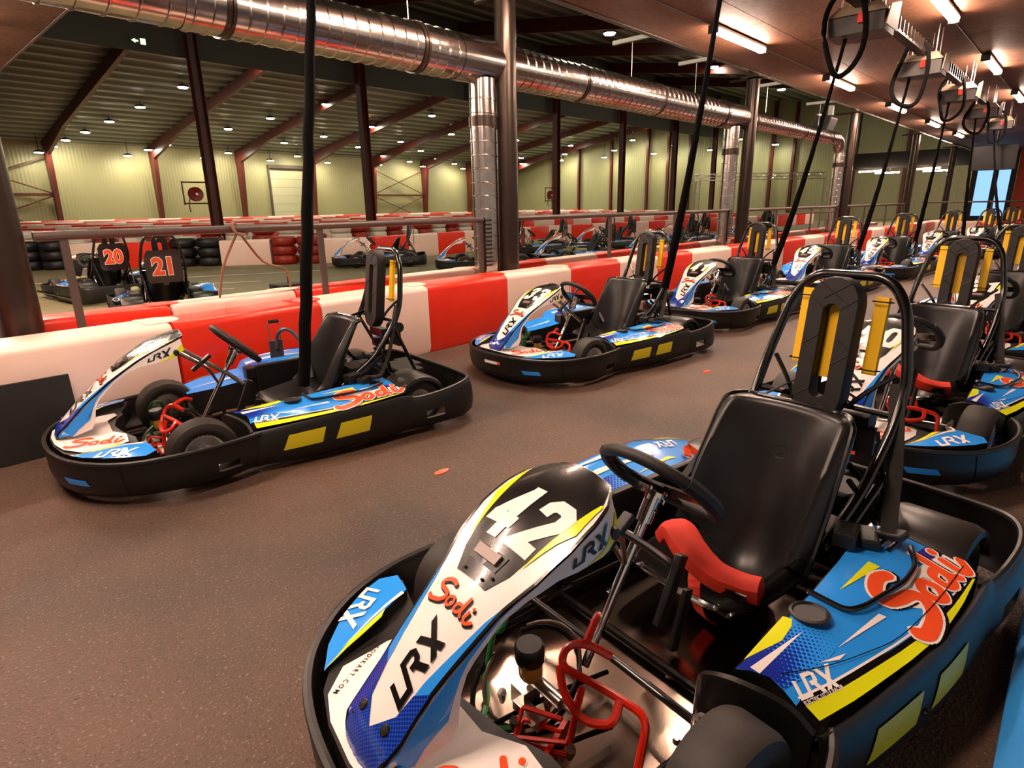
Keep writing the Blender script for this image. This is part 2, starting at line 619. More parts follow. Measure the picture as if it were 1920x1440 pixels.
# ================================================================== SETTING
def cam_ray(px, py):
    return R3 @ Vector((px - 960.0, py - 720.0, FPX))
def on_plane(px, py, n, d):
    """point on plane n.p = d seen at the pixel"""
    r = cam_ray(px, py); n = Vector(n)
    t = (d - n.dot(Vector((0, 0, CAM_H)))) / n.dot(r)
    return Vector((0, 0, CAM_H)) + r * t

def quad(a, b, c, d):
    return MB().add([a, b, c, d], [(0, 1, 2, 3)])
def structure(name, mb, m, **k):
    return tag(obj(name, mb, m, **k), kind='structure')

YE, XG, YR = 46.0, 50.0, 22.0
def deck(y):
    return 5.5 + (YE - y) * .15 if y >= YR else 5.5 + (YE - YR) * .15 - (YR - y) * .15

fl = structure('floor', MB().box((17, -1.45, -.1), (74, 13.1, .2)), 'asphalt')
ft = structure('floor_track', MB().box((15, 25.55, -.1), (70, 40.9, .2)), 'track_floor')
lines = [((2.2, 13.2), (5.2, 11.3)), ((4.4, 13.4), (7.0, 12.2)), ((3.2, 11.2), (4.4, 10.6)), ((5.0, 10.2), (7.4, 9.4)), ((5.6, 9.2), (7.6, 8.6)), ((1.9, 15.0), (3.4, 14.0)), ((6.2, 7.4), (8.4, 7.1)), ((3.9, 8.8), (5.2, 8.3))]
for (a, b) in lines:
    d = Vector((b[0] - a[0], b[1] - a[1], 0)); n = Vector((-d.y, d.x, 0)).normalized() * .035
    A = Vector((a[0], a[1], .001)); B = Vector((b[0], b[1], .001))
    obj('floor_marking', MB().add([A - n, B - n, B + n, A + n, *[v + Vector((0, 0, .003)) for v in (A - n, B - n, B + n, A + n)]], [(0, 1, 2, 3), (4, 5, 6, 7), (0, 1, 5, 4), (1, 2, 6, 5), (2, 3, 7, 6), (3, 0, 4, 7)]), 'white_paint', ft)

# mezzanine: plywood soffit over the kart lane and over the near end of the hall
ce = structure('ceiling', MB().box((16, .25, 3.42), (48, 8.5, .2)).box((-3, 9.5, 3.42), (10.2, 10, .2)), 'plywood')
pm = None
def panel(x0, x1, y0, y1):
    obj('plywood_panel', MB().box(((x0 + x1) / 2, (y0 + y1) / 2, 3.31), (x1 - x0 - .008, y1 - y0 - .008, .022)), 'plywood', ce)
for i in range(13):
    x0 = -2.0 + i * 2.5
    for j in range(7):
        y0 = -4.0 + j * 1.2143
        xo = 1.25 if j % 2 else 0
        panel(x0 + xo, x0 + 2.5 + xo, y0, y0 + 1.2143)
for i in range(3):
    for j in range(6):
        panel(2.1 - (i + 1) * 1.6, 2.1 - i * 1.6, 4.52 + j * 1.6, 4.52 + (j + 1) * 1.6)
structure('trim_1', MB().box((21.05, 4.51, 3.42), (37.9, .03, .26)).box((21.05, 4.49, 3.285), (37.9, .07, .012)), 'galvanised')
structure('trim_2', MB().box((2.12, 9.5, 3.42), (.03, 10, .26)), 'rail_brown')

# steel hall: roof deck with ribs, rafters, ridge curtain, walls
def roof_slab(y0, y1):
    a, b = deck(y0), deck(y1)
    return MB().add([(-18, y0, a), (XG + .5, y0, a), (XG + .5, y1, b), (-18, y1, b), (-18, y0, a + .2), (XG + .5, y0, a + .2), (XG + .5, y1, b + .2), (-18, y1, b + .2)],
                    [(0, 1, 2, 3), (7, 6, 5, 4), (0, 4, 5, 1), (1, 5, 6, 2), (2, 6, 7, 3), (3, 7, 4, 0)])
for nm, y0, y1, n in (('ceiling_far', YE + .3, YR, 27), ('ceiling_near', YR, -6.0, 24)):
    rf = structure(nm, roof_slab(y0, y1), 'roof_deck')
    for i in range(n):
        y = y0 + (y1 - y0) * (i + .5) / n
        dz = .06
        mb = MB().add([(-18, y - .17, deck(y - .17)), (-18, y + .17, deck(y + .17)), (XG + .3, y + .17, deck(y + .17)), (XG + .3, y - .17, deck(y - .17)),
                       (-18, y - .11, deck(y - .11) - dz), (-18, y + .11, deck(y + .11) - dz), (XG + .3, y + .11, deck(y + .11) - dz), (XG + .3, y - .11, deck(y - .11) - dz)],
                      [(0, 1, 2, 3), (4, 5, 6, 7), (0, 1, 5, 4), (1, 2, 6, 5), (2, 3, 7, 6), (3, 0, 4, 7)])
        obj('deck_rib', mb, 'roof_rib', rf)
wf = structure('wall_far', MB().box(((XG - 18) / 2, YE + .15, 2.9), (XG + 18, .2, 5.8)), 'wall_olive_x')
gp = [(YE + .3, 0), (YE + .3, deck(YE)), (YR, deck(YR)), (-6, deck(-6)), (-6, 0)]
wg = structure('wall_gable', MB().prism(gp, lambda a, b: Vector((XG, a, b)), lambda a, b: Vector((XG + .2, a, b))), 'wall_olive_y')
structure('trim_3', MB().box(((XG - 18) / 2, YR, (deck(YR) + 5.95) / 2), (XG + 18, .06, deck(YR) - 5.95)), 'curtain_grey')
PORT = [9.3 + 5.64 * k for k in range(-2, 8)]
for k, x in enumerate(PORT):
    for (y0, y1) in ((YE, YR), (YR, -5)):
        n = 10; mb = MB()
        ys = lspace(y0, y1, n)
        dep = [.95 if y > YE - 1.5 else (.75 if y > YE - 4 else .5) for y in ys]
        if y0 == YR: dep = [.5] * n
        V = []
        for y, d in zip(ys, dep):
            z = deck(y) - .06
            V += [(x - .1, y, z), (x + .1, y, z), (x + .1, y, z - d), (x - .1, y, z - d)]
        F = [(i * 4 + j, i * 4 + (j + 1) % 4, i * 4 + 4 + (j + 1) % 4, i * 4 + 4 + j) for i in range(n - 1) for j in range(4)] + [(0, 1, 2, 3), tuple(range(n * 4 - 4, n * 4))]
        mb.add(V, F)
        if y0 == YE or k in (2, 3, 4, 5, 6, 7):
            r = obj('roof_rafter', mb, 'column_red')
            tag(r, 'dark red steel rafter falling towards the far olive wall' if y0 == YE else 'dark red steel rafter on the roof slope above the duct', 'rafter', 'roof rafters', 'structure')
def ibeam(x, y, z0, z1, w, d):
    return MB().box((x - w / 2 + .01, y, (z0 + z1) / 2), (.02, d, z1 - z0)).box((x + w / 2 - .01, y, (z0 + z1) / 2), (.02, d, z1 - z0)).box((x, y, (z0 + z1) / 2), (w - .03, .014, z1 - z0))
for x in PORT:
    if x > 49: continue
    mb = MB().add([(x - .12, YE - .1, 0), (x + .12, YE - .1, 0), (x + .12, YE - .4, 0), (x - .12, YE - .4, 0), (x - .12, YE - .1, 5.2), (x + .12, YE - .1, 5.2), (x + .12, YE - .95, 5.2), (x - .12, YE - .95, 5.2)],
                  [(0, 1, 2, 3), (4, 5, 6, 7), (0, 1, 5, 4), (1, 2, 6, 5), (2, 3, 7, 6), (3, 0, 4, 7)])
    tag(obj('steel_column', mb, 'column_red'), 'dark red steel column standing against the far olive wall', 'column', 'far wall columns', 'structure')
for x in (8.75, 14.9, 20.9, 26.9, 33.2, 39.6, 45.6):
    o = obj('steel_column', ibeam(x, YR - .35, 0, deck(YR) - .3, .3, .3), 'column_red')
    tag(o, 'dark red steel column in the middle of the hall under the ridge', 'column', 'ridge columns', 'structure')
for y in (40.5, 37.3, 33.6, 29.8, 27.8, 25.8, 19.0, 17.4, 13.2, 10.0):
    o = obj('steel_column', ibeam(XG - .2, y, 0, deck(y) - .1, .25, .2), 'column_red')
    tag(o, 'slim dark red steel post standing against the olive end wall', 'column', 'end wall posts', 'structure')
# wind bracing on the far wall
for xa in (3.66, 31.86):
    b = empty('wind_bracing', (xa, YE - .3, 0))
    tag(b, 'dark red wind bracing bars across the ' + ('first far wall bay beside the grey pillar' if xa < 10 else 'far wall bay behind the duct'), 'bracing', kind='structure')
    for z0, z1 in ((.3, 2.4), (2.5, 4.6)):
        for s in (0, 1):
            obj('brace_rod', MB().tube([(0, 0, z0 if s else z1), (5.6, 0, z1 if s else z0)], .035, 6), 'column_red', b)
    obj('brace_beam', MB().box((2.8, 0, 2.45), (5.6, .12, .16)), 'column_red', b)
# roller door in the far wall
dr = empty('roller_door', (24.6, YE, 0)); dr.name = 'door_1'
tag(dr, kind='structure')
for i in range(7):
    obj('door_panel', MB().box((0, -.02, .31 + i * .6), (3.3, .08, .585)), 'door_white', dr)
obj('door_frame', MB().box((-1.75, -.05, 2.2), (.12, .16, 4.5)).box((1.75, -.05, 2.2), (.12, .16, 4.5)).box((0, -.05, 4.5), (3.6, .3, .25)), 'rail_brown', dr)

# grey round columns carrying the mezzanine
for x, r, lab in ((.64, .115, 'thick dark steel pillar rising beside the end of the handrail'), (5.03, .11, 'round polished steel pillar beside the first duct drop'), (11.24, .11, 'round polished steel pillar beside the second duct drop'),
               (17.33, .11, 'round polished steel pillar near the duct elbow'), (24.46, .11, 'round polished steel pillar on the lane beyond the duct elbow'), (31.6, .11, 'round polished steel pillar by the far screens')):
    p = empty('steel_pillar', (x, 4.72, 0))
    obj('shaft', MB().lathe([(0, 0), (r, 0), (r, 3.28), (0, 3.28)], (0, 0, 0), (0, 0, 1), 24), 'column_grey', p, True)
    obj('cap_plate', MB().box((0, -.02, 3.305), (.34, .34, .02)).tube([(0, -.3, 3.30), (0, .42, 3.30)], .02, 8), 'column_grey', p)
    obj('base_plate', MB().box((0, 0, .008), (.34, .27, .016)), 'column_grey', p)
    tag(p, lab, 'pillar', 'round pillars along the lane')

# ================================================================== THE KART
# local frame: x forward, y to the driver's left, z up, origin on the ground
NC = [(1.104, .238), (1.085, .288), (1.054, .314), (.976, .392), (.90, .457), (.823, .518), (.72, .589), (.624, .636), (.515, .669), (.47, .668)]
NA = [0.0]
for _i in range(len(NC) - 1):
    NA.append(NA[-1] + math.hypot(NC[_i + 1][0] - NC[_i][0], NC[_i + 1][1] - NC[_i][1]))
NCS = spline([Vector((a, 0, b)) for a, b in NC], 8)
NSS = [0.0]
for _i in range(len(NCS) - 1):
    NSS.append(NSS[-1] + (NCS[_i + 1] - NCS[_i]).length)
def nose_c(s):
    return (interp(s, NSS, [p.x for p in NCS]), interp(s, NSS, [p.z for p in NCS]))
HW_S = [0.0, .012, .03, .06, .10, .18, .28, .40, .475, .57, .65, .70, .735, .76]
HW_W = [.028, .052, .070, .084, .088, .086, .097, .112, .136, .150, .146, .132, .108, .085]
def nose_hw(s):
    return interp(s, HW_S, HW_W)
def nose_pt(s, w):
    x, z = nose_c(s)
    h = max(nose_hw(s), 0.02)
    return (x, w, z - 0.018 * (w / h) ** 2)
nose_surf = surface(nose_pt, -1.0)

def arc_outline(pts, k=6):
    P = spline([Vector((p[0], p[1], p[2] if len(p) > 2 else 0)) for p in pts], k)
    S = [0.0]
    for i in range(len(P) - 1):
        S.append(S[-1] + (Vector((P[i + 1].x, P[i + 1].y, 0)) - Vector((P[i].x, P[i].y, 0))).length)
    return P, S

class Wall:
    """a moulded bumper wall: plan outline with a top height, swept with a profile; q runs 0 (bottom) to 1 (top)"""
    def __init__(s, pts, prof, k=6):
        s.P, s.S = arc_outline(pts, k)
        s.L = s.S[-1]
        s.prof = prof
    def at(s, t, q, off=0.0):
        t = min(max(t, 0), s.L)
        x = interp(t, s.S, [p.x for p in s.P]); y = interp(t, s.S, [p.y for p in s.P]); zt = interp(t, s.S, [p.z for p in s.P])
        e = 0.01
        a, b = max(t - e, 0), min(t + e, s.L)
        dx = interp(b, s.S, [p.x for p in s.P]) - interp(a, s.S, [p.x for p in s.P])
        dy = interp(b, s.S, [p.y for p in s.P]) - interp(a, s.S, [p.y for p in s.P])
        l = math.hypot(dx, dy) or 1
        nx, ny = dy / l, -dx / l
        if nx * (x - 0.0) + ny * y < 0: nx, ny = -nx, -ny
        o = interp(q, [p[0] for p in s.prof], [p[1] for p in s.prof]) + off
        return Vector((x + nx * o, y + ny * o, 0.035 + (zt - 0.035) * q))
    def mesh(s, n, holes=(), thick=0.016, qs=(0, .12, .3, .5, .7, .86, .95, 1)):
        ts = set(lspace(0, s.L, n)); Q = set(qs)
        for (a, b, c, d) in holes:
            ts |= {a, b}; Q |= {c, d}
        ts = sorted(ts); Q = sorted(Q)
        bm = bmesh.new()
        V = [[bm.verts.new(s.at(t, q)) for q in Q] for t in ts]
        for i in range(len(ts) - 1):
            for j in range(len(Q) - 1):
                tm = (ts[i] + ts[i + 1]) / 2; qm = (Q[j] + Q[j + 1]) / 2
                if any(a < tm < b and c < qm < d for a, b, c, d in holes): continue
                bm.faces.new((V[i][j], V[i + 1][j], V[i + 1][j + 1], V[i][j + 1]))
        bmesh.ops.recalc_face_normals(bm, faces=bm.faces)
        bmesh.ops.solidify(bm, geom=bm.faces[:], thickness=thick)
        for v in [v for v in bm.verts if not v.link_faces]: bm.verts.remove(v)
        bm.verts.index_update()
        mb = MB().add([v.co.copy() for v in bm.verts], [tuple(v.index for v in f.verts) for f in bm.faces])
        bm.free()
        return mb
    def surf(s):
        return lambda u, v, off=0.0: s.at(u, v, off)

def pod_yo(x): return interp(-x, [-.40, -.32, -.2, 0, .15, .3, .45, .5], [.48, .506, .53, .557, .570, .563, .546, .54])
def pod_xf(t): return interp(t, [0, .35, .7, 1], [.384, .332, .337, .322])
def pod_yi(x): return interp(-x, [-.40, -.3, 0, .2, .43, .5], [.345, .338, .315, .29, .25, .25])
def podl_pt(x, y):
    zo = .222 + .03 * min(max((.35 - x) / .8, 0), 1)
    yo = pod_yo(x)
    t = min(max((y - .30) / (yo - .30), 0), 1.15)
    return (x, y, .287 - (.287 - zo) * t ** 1.6)
podl = surface(podl_pt, 1.0)
def podr_pt(x, y):
    zi = interp(-x, [-.46, -.12, -.09, .1, .3, .5, .62], [.265, .305, .352, .372, .372, .335, .30])
    t = min(max((-y - .31) / (.58 - .31), 0), 1.1)
    return (x, y, zi - .042 * (1 - t) ** 1.1 - (.03 * ((t - .82) / .18) ** 2 if t > .82 else 0))
podr = surface(podr_pt, 1.0)

def wheel(parent, x, y, r, w, rim_r, side):
    t = empty_part('wheel', parent)
    mb = MB()
    h = w / 2
    prof = [(rim_r, -h * .80), (rim_r + .018, -h), (r - .03, -h), (r - .008, -h * .86), (r, -h * .6), (r, h * .6), (r - .008, h * .86), (r - .03, h), (rim_r + .018, h), (rim_r, h * .80)]
    mb.lathe(prof, (x, y, r), (0, 1, 0), 32)
    ty = obj('tyre', mb, 'rubber', parent, True)
    mb = MB()
    rr = rim_r + .002
    prof = [(.02, side * h * .1), (.03, side * h * .45), (rr * .55, side * h * .30), (rr * .8, side * h * .35), (rr * .92, side * h * .72), (rr, side * h * .82), (rr + .004, side * h * .86), (rr, side * h * .5), (rr - .004, -side * h * .8)]
    mb.lathe(prof, (x, y, r), (0, 1, 0), 28)
    mb.lathe([(0.0, side * h * .5), (.018, side * h * .5), (.018, 0)], (x, y, r), (0, 1, 0), 10)
    for k in range(3):
        a = k * 2 * PI / 3
        mb.lathe([(0, side * h * .45), (.008, side * h * .45), (.008, 0)], (x + .038 * math.cos(a), y, r + .038 * math.sin(a)), (0, 1, 0), 6)
    obj('rim', mb, 'rim_alloy', ty, True)
    bpy.data.objects.remove(t)
def empty_part(n, parent):
    return empty(n)

FRONT_OUT = [(.30, .528, .205), (.36, .558, .21), (.46, .588, .212), (.58, .603, .212), (.72, .594, .21), (.86, .55, .205), (.97, .475, .205), (1.07, .355, .208), (1.13, .20, .212), (1.152, .0, .214)]
FRONT_OUT = FRONT_OUT + [(x, -y, z) for x, y, z in reversed(FRONT_OUT[:-1])]
SIDE_OUT = [(.345, .535, .216), (.25, .556, .222), (.1, .576, .232), (-.1, .592, .24), (-.3, .592, .245), (-.45, .583, .248), (-.52, .578, .235)]
REAR_OUT = [(-.47, .578, .225), (-.56, .585, .215), (-.68, .588, .222), (-.80, .582, .235), (-.90, .555, .248), (-.965, .50, .252), (-.99, .40, .252), (-1.0, .2, .252), (-1.0, 0, .252)]
REAR_OUT = REAR_OUT + [(x, -y, z) for x, y, z in reversed(REAR_OUT[:-1])]
PROF_F = [(0, -.045), (.12, -.012), (.3, 0), (.5, .004), (.7, .004), (.86, .003), (.95, .006), (1, .004)]
PROF_S = [(0, -.02), (.12, .004), (.3, .01), (.5, .01), (.7, .006), (.86, 0), (.95, -.004), (1, -.012)]

def make_seat(parent):
    prof = [(.10, .165), (.07, .140), (.0, .105), (-.10, .082), (-.19, .084), (-.255, .12), (-.30, .20), (-.33, .30), (-.36, .40), (-.385, .49), (-.405, .575), (-.415, .632)]
    C = spline([Vector((a, 0, b)) for a, b in prof], 4)
    N = len(C)
    def W(u):
        w = W0(u)
        if u > .935:
            t = min((u - .935) / .065, 1)
            w = w - .055 + .055 * math.sqrt(max(1 - t * t, 0))
        return w
    def W0(u): return interp(u, [0, .15, .35, .5, .7, .88, .955, 1], [.150, .185, .205, .212, .212, .206, .20, .195])
    def Lf(u): return interp(u, [0, .1, .25, .4, .55, .75, .9, .97, 1], [.04, .10, .16, .20, .185, .13, .075, .045, .015])
    def S(u, v):
        f = u * (N - 1); i = min(int(f), N - 2); t = f - i
        c = C[i] * (1 - t) + C[i + 1] * t
        d = (C[min(i + 1, N - 1)] - C[max(i - 1, 0)]) if 0 < i < N - 2 else (C[i + 1] - C[i])
        d.normalize()
        n = Vector((-d.z, 0, d.x))
        if n.z < 0 and n.x < 0: n = -n
        if n.x < 0 and abs(n.x) > abs(n.z): n = -n
        n = Vector((abs(n.x), 0, abs(n.z)))
        a = abs(v)
        if a < .84:
            k = (a / .84) ** 2.2
        else:
            k = 1 - .30 * ((a - .84) / .16) ** 2
        roll = -.028 * ((u - .955) / .045) ** 2 if u > .955 else 0
        return c + Vector((0, v * W(u) * 1.06, 0)) + n * (Lf(u) * k + roll)
    us = lspace(0, .92, 31) + [.94, .955, .968, .978, .986, .992, .996, .9985, 1.0]; vs = [-1, -.97, -.93, -.89, -.85, -.81, -.75, -.66, -.52, -.35, -.17, 0, .17, .35, .52, .66, .75, .81, .85, .89, .93, .97, 1]
    seat = obj('seat', grid_sheet(S, us, vs, 0.012), 'seat_black', parent, True, auto=60)
    rim = [S(u, -1) for u in us] + [S(1, v) for v in vs[1:-1]] + [S(u, 1) for u in reversed(us)] + [S(0, v) for v in reversed(vs[1:-1])]
    obj('seat_rim', MB().tube(rim, .009, 7, closed=True), 'plastic_gloss', seat, True)
    lg = MB()
    c = S(.80, 0) ; c2 = S(.82, 0)
    d = (c2 - c).normalized(); n = Vector((d.z, 0, -d.x))
    lg.tube([c + n * .001 + Vector((0, .022 * math.cos(a), 0)) + d * (.022 * math.sin(a)) for a in [k * PI / 10 for k in range(20)]], .0012, 5, closed=True)
    lg.tube([c + n * .001 + Vector((0, -.008, 0)) - d * .008, c + n * .001 + Vector((0, .008, 0)), c + n * .001 + Vector((0, -.008, 0)) + d * .008], .0012, 5)
    obj('emblem', lg, 'seat_black', seat)
    return S

def make_headrest(kart, yellow=True):
    ax = Vector((-.585, 0, .545)); up = (Vector((-.64, 0, 1.0)) - ax).normalized()
    fw = Vector((up.z, 0, -up.x))          # facing forward
    H = .475
    def P(u, v, d): return ax + Vector((0, 1, 0)) * u + up * v + fw * d
    hwid, r = .083, .083
    def stad(hw, v0, v1, n=10):
        o = [(hw * math.cos(a), v1 - hw + hw * math.sin(a)) for a in lspace(0, PI, n)]
        o += [(hw * math.cos(a), v0 + hw + hw * math.sin(a)) for a in lspace(PI, 2 * PI, n)]
        return o
    outer = stad(hwid, 0, H); inner = stad(.024, .075, H - .09)
    mb = MB()
    n = len(outer)
    rings = [[P(u, v, -.028) for u, v in outer], [P(u, v, .014) for u, v in outer],
             [P(u * .94, H / 2 + (v - H / 2) * .985, .028) for u, v in outer],
             [P(u * 1.12, H / 2 + (v - H / 2) * 1.01, .028) for u, v in inner], [P(u, v, .018) for u, v in inner], [P(u, v, -.028) for u, v in inner]]
    V = [p for rg in rings for p in rg]; F = []
    for k in range(6):
        k2 = (k + 1) % 6
        for i in range(n):
            j = (i + 1) % n
            F.append((k * n + i, k * n + j, k2 * n + j, k2 * n + i))
    mb.add(V, F)
    pad = obj('headrest', mb, 'pad_black', kart, True, auto=35)
    # pressed quilt lines on the pad face
    ql = MB()
    for sgn in (-1, 1):
        for v in (.1, .19, .28, .37):
            ql.tube([P(sgn * .028, v, .0285), P(sgn * .075, v + .035 * (1 if int(v * 100) % 2 else -1), .0285)], .0016, 4)
    ql.tube([P(-.05, H - .02, .0285), P(.03, H - .075, .0285)], .0016, 4)
    ql.tube([P(.05, H - .02, .0285), P(-.03, H - .075, .0285)], .0016, 4)
    tag(obj('quilt_line', ql, 'plastic_black', pad), kind='stuff')
    if yellow:
        for u, w, v0, v1, d in ((0, .046, .14, .385, -.012), (-.118, .04, .17, .43, -.045), (.118, .04, .17, .42, -.045)):
            obj('foam_strip', MB().prism([(u - w / 2, v0), (u + w / 2, v0), (u + w / 2, v1), (u - w / 2, v1)], lambda a, b: P(a, b, d), lambda a, b: P(a, b, d - .018)), 'foam_yellow', kart)
        for u in (-.118, .118):
            for v in (.185, .405):
                obj('cable_tie', MB().tube([P(u - .022, v, -.03), P(u + .022, v, -.03), P(u + .03, v, -.06), P(u - .03, v, -.06)], .0022, 5, closed=True), 'cable_black', kart)
    bk = MB()
    bk.tube(rounded([P(-.03, .06, -.045), P(-.03, .43, -.045), P(.03, .43, -.045), P(.03, .06, -.045)], .02), .008, 6)
    bk.box(P(0, -.03, -.04), (.05, .17, .05)).box(P(0, -.09, -.05), (.09, .06, .05))
    obj('headrest_bracket', bk, 'tube_black', kart, True)

def make_hoop(kart):
    half = [(-.25, .225, .27), (-.46, .232, .405), (-.60, .238, .58), (-.655, .235, .70), (-.70, .185, .93), (-.712, .12, 1.015)]
    pts = half + [(x, -y, z) for x, y, z in reversed(half)]
    obj('roll_hoop', MB().tube(rounded(pts, .07, 5), .0165, 10), 'tube_black', kart, True)
    lo = MB().tube(rounded([(-.655, .20, .72), (-.62, .135, .66), (-.60, .09, .60)], .04), .008, 7)
    lo.tube(rounded([(-.655, -.20, .72), (-.62, -.135, .66), (-.60, -.09, .60)], .04), .008, 7)
    lo.tube([(-.62, .238, .60), (-.62, -.238, .60)], .011, 8)
    obj('hoop_crossbar', lo, 'tube_black', kart, True)
    for sy in (1, -1):
        obj('rear_strut', MB().tube([(-.60, sy * .235, .58), (-.80, sy * .20, .16)], .011, 8), 'tube_black', kart, True)
        obj('seat_stay', MB().tube([(-.40, sy * .21, .44), (-.70, sy * .25, .15)], .009, 8).tube([(-.25, sy * .245, .25), (-.52, sy * .26, .43)], .011, 8), 'tube_black', kart, True)

def make_steering(kart):
    hub = Vector((.245, 0, .529)); base = Vector((.492, 0, .115))
    ax = (hub - base).normalized()
    obj('steering_column', MB().tube([base, hub], .0125, 12), 'chrome', kart, True)
    mb = MB().tube([hub - ax * .085, hub - ax * .012], .021, 14)
    mb.lathe([(0, -.012), (.036, -.012), (.036, .0), (0, .0)], hub, ax, 20)
    for k in range(3):
        a = k * 2 * PI / 3 + .5
        e1 = Vector((0, 1, 0)); e2 = ax.cross(e1)
        c = hub + (e1 * math.cos(a) + e2 * math.sin(a)) * .027
        mb.lathe([(0, -.024), (.006, -.024), (.006, .01), (0, .01)], c, ax, 8)
    mb.lathe([(0, 0), (.005, 0), (.005, .006), (0, .006)], hub - ax * .05 + Vector((0, .02, 0)), (0, 1, 0), 8)
    obj('steering_hub', mb, 'chrome', kart, True)
    col = ax
    ax = Vector((-.71, 0, .70)).normalized()
    c = hub + col * .012
    e1 = Vector((0, 1, 0)); e2 = Vector((ax.z, 0, -ax.x))     # e2 points forward-up inside the wheel plane
    R = .158
    def Q(a, r, d=0): return c + (e1 * math.cos(a) + e2 * math.sin(a)) * r + ax * d
    ring = []
    for k in range(48):
        a = 2 * PI * k / 48
        s = math.sin(a)
        r = R if s > -.62 else R * (.62 / -s) * 1.02
        rr = c + e1 * math.cos(a) * R * 1.02 + e2 * s * r * .98 + ax * .012
        ring.append(rr)
    wh = obj('steering_wheel', MB().tube(ring, .0165, 10, closed=True), 'pad_black', kart, True)
    sp = MB()
    for a, wd in ((.0, .05), (PI, .05), (-PI / 2, .06)):
        d = (e1 * math.cos(a) + e2 * math.sin(a)); n = ax.cross(d)
        L = R * (.62 if a < 0 else 1.0)
        poly = [(-.03, -wd * .62), (L - .01, -wd * .55), (L, wd * .55), (-.03, wd * .62)]
        sp.prism(poly, lambda u, v: c + d * u + n * v + ax * (.004 + .012 * max(u, 0) / R), lambda u, v: c + d * u + n * v + ax * (-.002 + .012 * max(u, 0) / R))
    obj('spoke_plate', sp, 'plastic_gloss', wh)
    for sy in (1, -1):
        obj('grip', MB().tube([Q(PI / 2 - sy * (PI / 2 - t), R * 1.01, .013) for t in lspace(-.42, .62, 9)], .0205, 8), 'pad_black', wh, True)
    br = MB()
    for sy in (1, -1):
        br.tube([(.535, sy * .095, .568), (.40, sy * .03, .455), (.355, 0, .36)], .008, 8)
    br.tube([(.50, 0, .565), (.30, .02, .40), (.24, .05, .34)], .011, 8)
    obj('column_bracket', br, 'steel', kart, True)
    for c_, d_, r_ in (((.43, .035, .49), (.12, .03, .02), .62), ((.25, .07, .27), (.035, .022, .20), -.42), ((.205, .075, .16), (.03, .018, .18), -.3)):
        obj('display_arm', MB().box(c_, d_, Matrix.Rotation(r_, 3, 'Y')), 'plastic_black', kart, bevel=.004)

def make_pedals(kart):
    r = .0095
    red = MB()
    # foot bar loop on a bent arm, hooked back at the top
    red.tube(rounded([(.668, .315, .085), (.60, .292, .245), (.625, .215, .262), (.655, .085, .262), (.63, .08, .30), (.605, .115, .315), (.57, .16, .29)], .03), r, 8)
    red.tube(rounded([(.655, .085, .262), (.675, .115, .225), (.685, .19, .205), (.655, .25, .225), (.622, .235, .258)], .03), r, 8)
    red.tube(rounded([(.605, .115, .315), (.545, .085, .33), (.51, .06, .31)], .02), r, 8)
    red.tube([(.655, .155, .25), (.69, .15, .10)], .008, 8)
    obj('brake_pedal', red, 'pedal_red', kart, True)
    rp = MB()
    for dz in (0, .035):
        rp.tube(rounded([(.70, .16, .10 + dz), (.76, .05, .09 + dz * .3), (.72, .03, .11 + dz), (.68, .12, .12 + dz)], .01), .006, 6)
    rp.box((.70, .115, .085), (.13, .012, .04), Matrix.Rotation(.4, 3, 'Z'))
    obj('brake_linkage', rp, 'pedal_red', kart, True)
    gr = MB()
    gr.tube(rounded([(.655, -.25, .085), (.60, -.245, .21), (.62, -.20, .26), (.665, -.10, .29), (.69, -.095, .255), (.65, -.21, .215)], .025), r, 8)
    gr.tube([(.66, -.15, .26), (.70, -.15, .09)], .008, 8)
    gr.tube(rounded([(.70, -.16, .11), (.74, -.08, .09), (.80, -.03, .085), (.74, .02, .085)], .03), .008, 7)
    obj('throttle_pedal', gr, 'pedal_green', kart, True)
    mc = MB().tube([(.655, -.02, .16), (.66, .10, .17)], .016, 12)
    mc.tube([(.66, .10, .17), (.668, .15, .18)], .006, 8)
    mc.box((.672, -.02, .12), (.05, .05, .05)).box((.70, .03, .115), (.03, .09, .025))
    for p in ((.72, -.05, .12), (.70, .0, .10), (.745, .03, .115), (.66, .05, .135), (.63, -.05, .13), (.70, .17, .12)):
        mc.lathe([(0, .014), (.011, .014), (.012, 0), (.007, -.03)], p, (.2, .3, 1), 8)
    obj('master_cylinder', mc, 'steel', kart, True)
    rs = MB().lathe([(0, 0), (.026, 0), (.030, .01), (.030, .055), (0, .055)], (.665, -.005, .178), (.1, .05, 1), 20)
    rv = obj('brake_fluid_reservoir', rs, 'fluid_amber', kart, True)
    cp = MB().lathe([(.034, .05), (.036, .055), (.036, .09), (.030, .098), (0, .098)], (.665, -.005, .178), (.1, .05, 1), 20)
    obj('reservoir_cap', cp, 'plastic_black', rv, True)
    for (cc, rr, mm, dz) in (((.62, -.055), .135, 'hose_brown', 0), ((.635, -.06), .15, 'cable_black', -.02)):
        loop = [(cc[0] + rr * math.cos(a) * 1.0, cc[1] + rr * .72 * math.sin(a), .13 + dz + .06 * math.cos(a + 2.4)) for a in lspace(-1.2, 4.3, 22)]
        obj('brake_hose', MB().tube(loop, .0052 if mm == 'hose_brown' else .0068, 7), mm, kart, True)
    hs = MB().tube([(.80, -.02, .09), (.60, .02, .11), (.45, .04, .10)], .006, 6, smooth=4).tube([(.80, .10, .085), (.66, .14, .10), (.56, .16, .09)], .006, 6, smooth=4)
    obj('control_rod', hs, 'cable_black', kart, True)

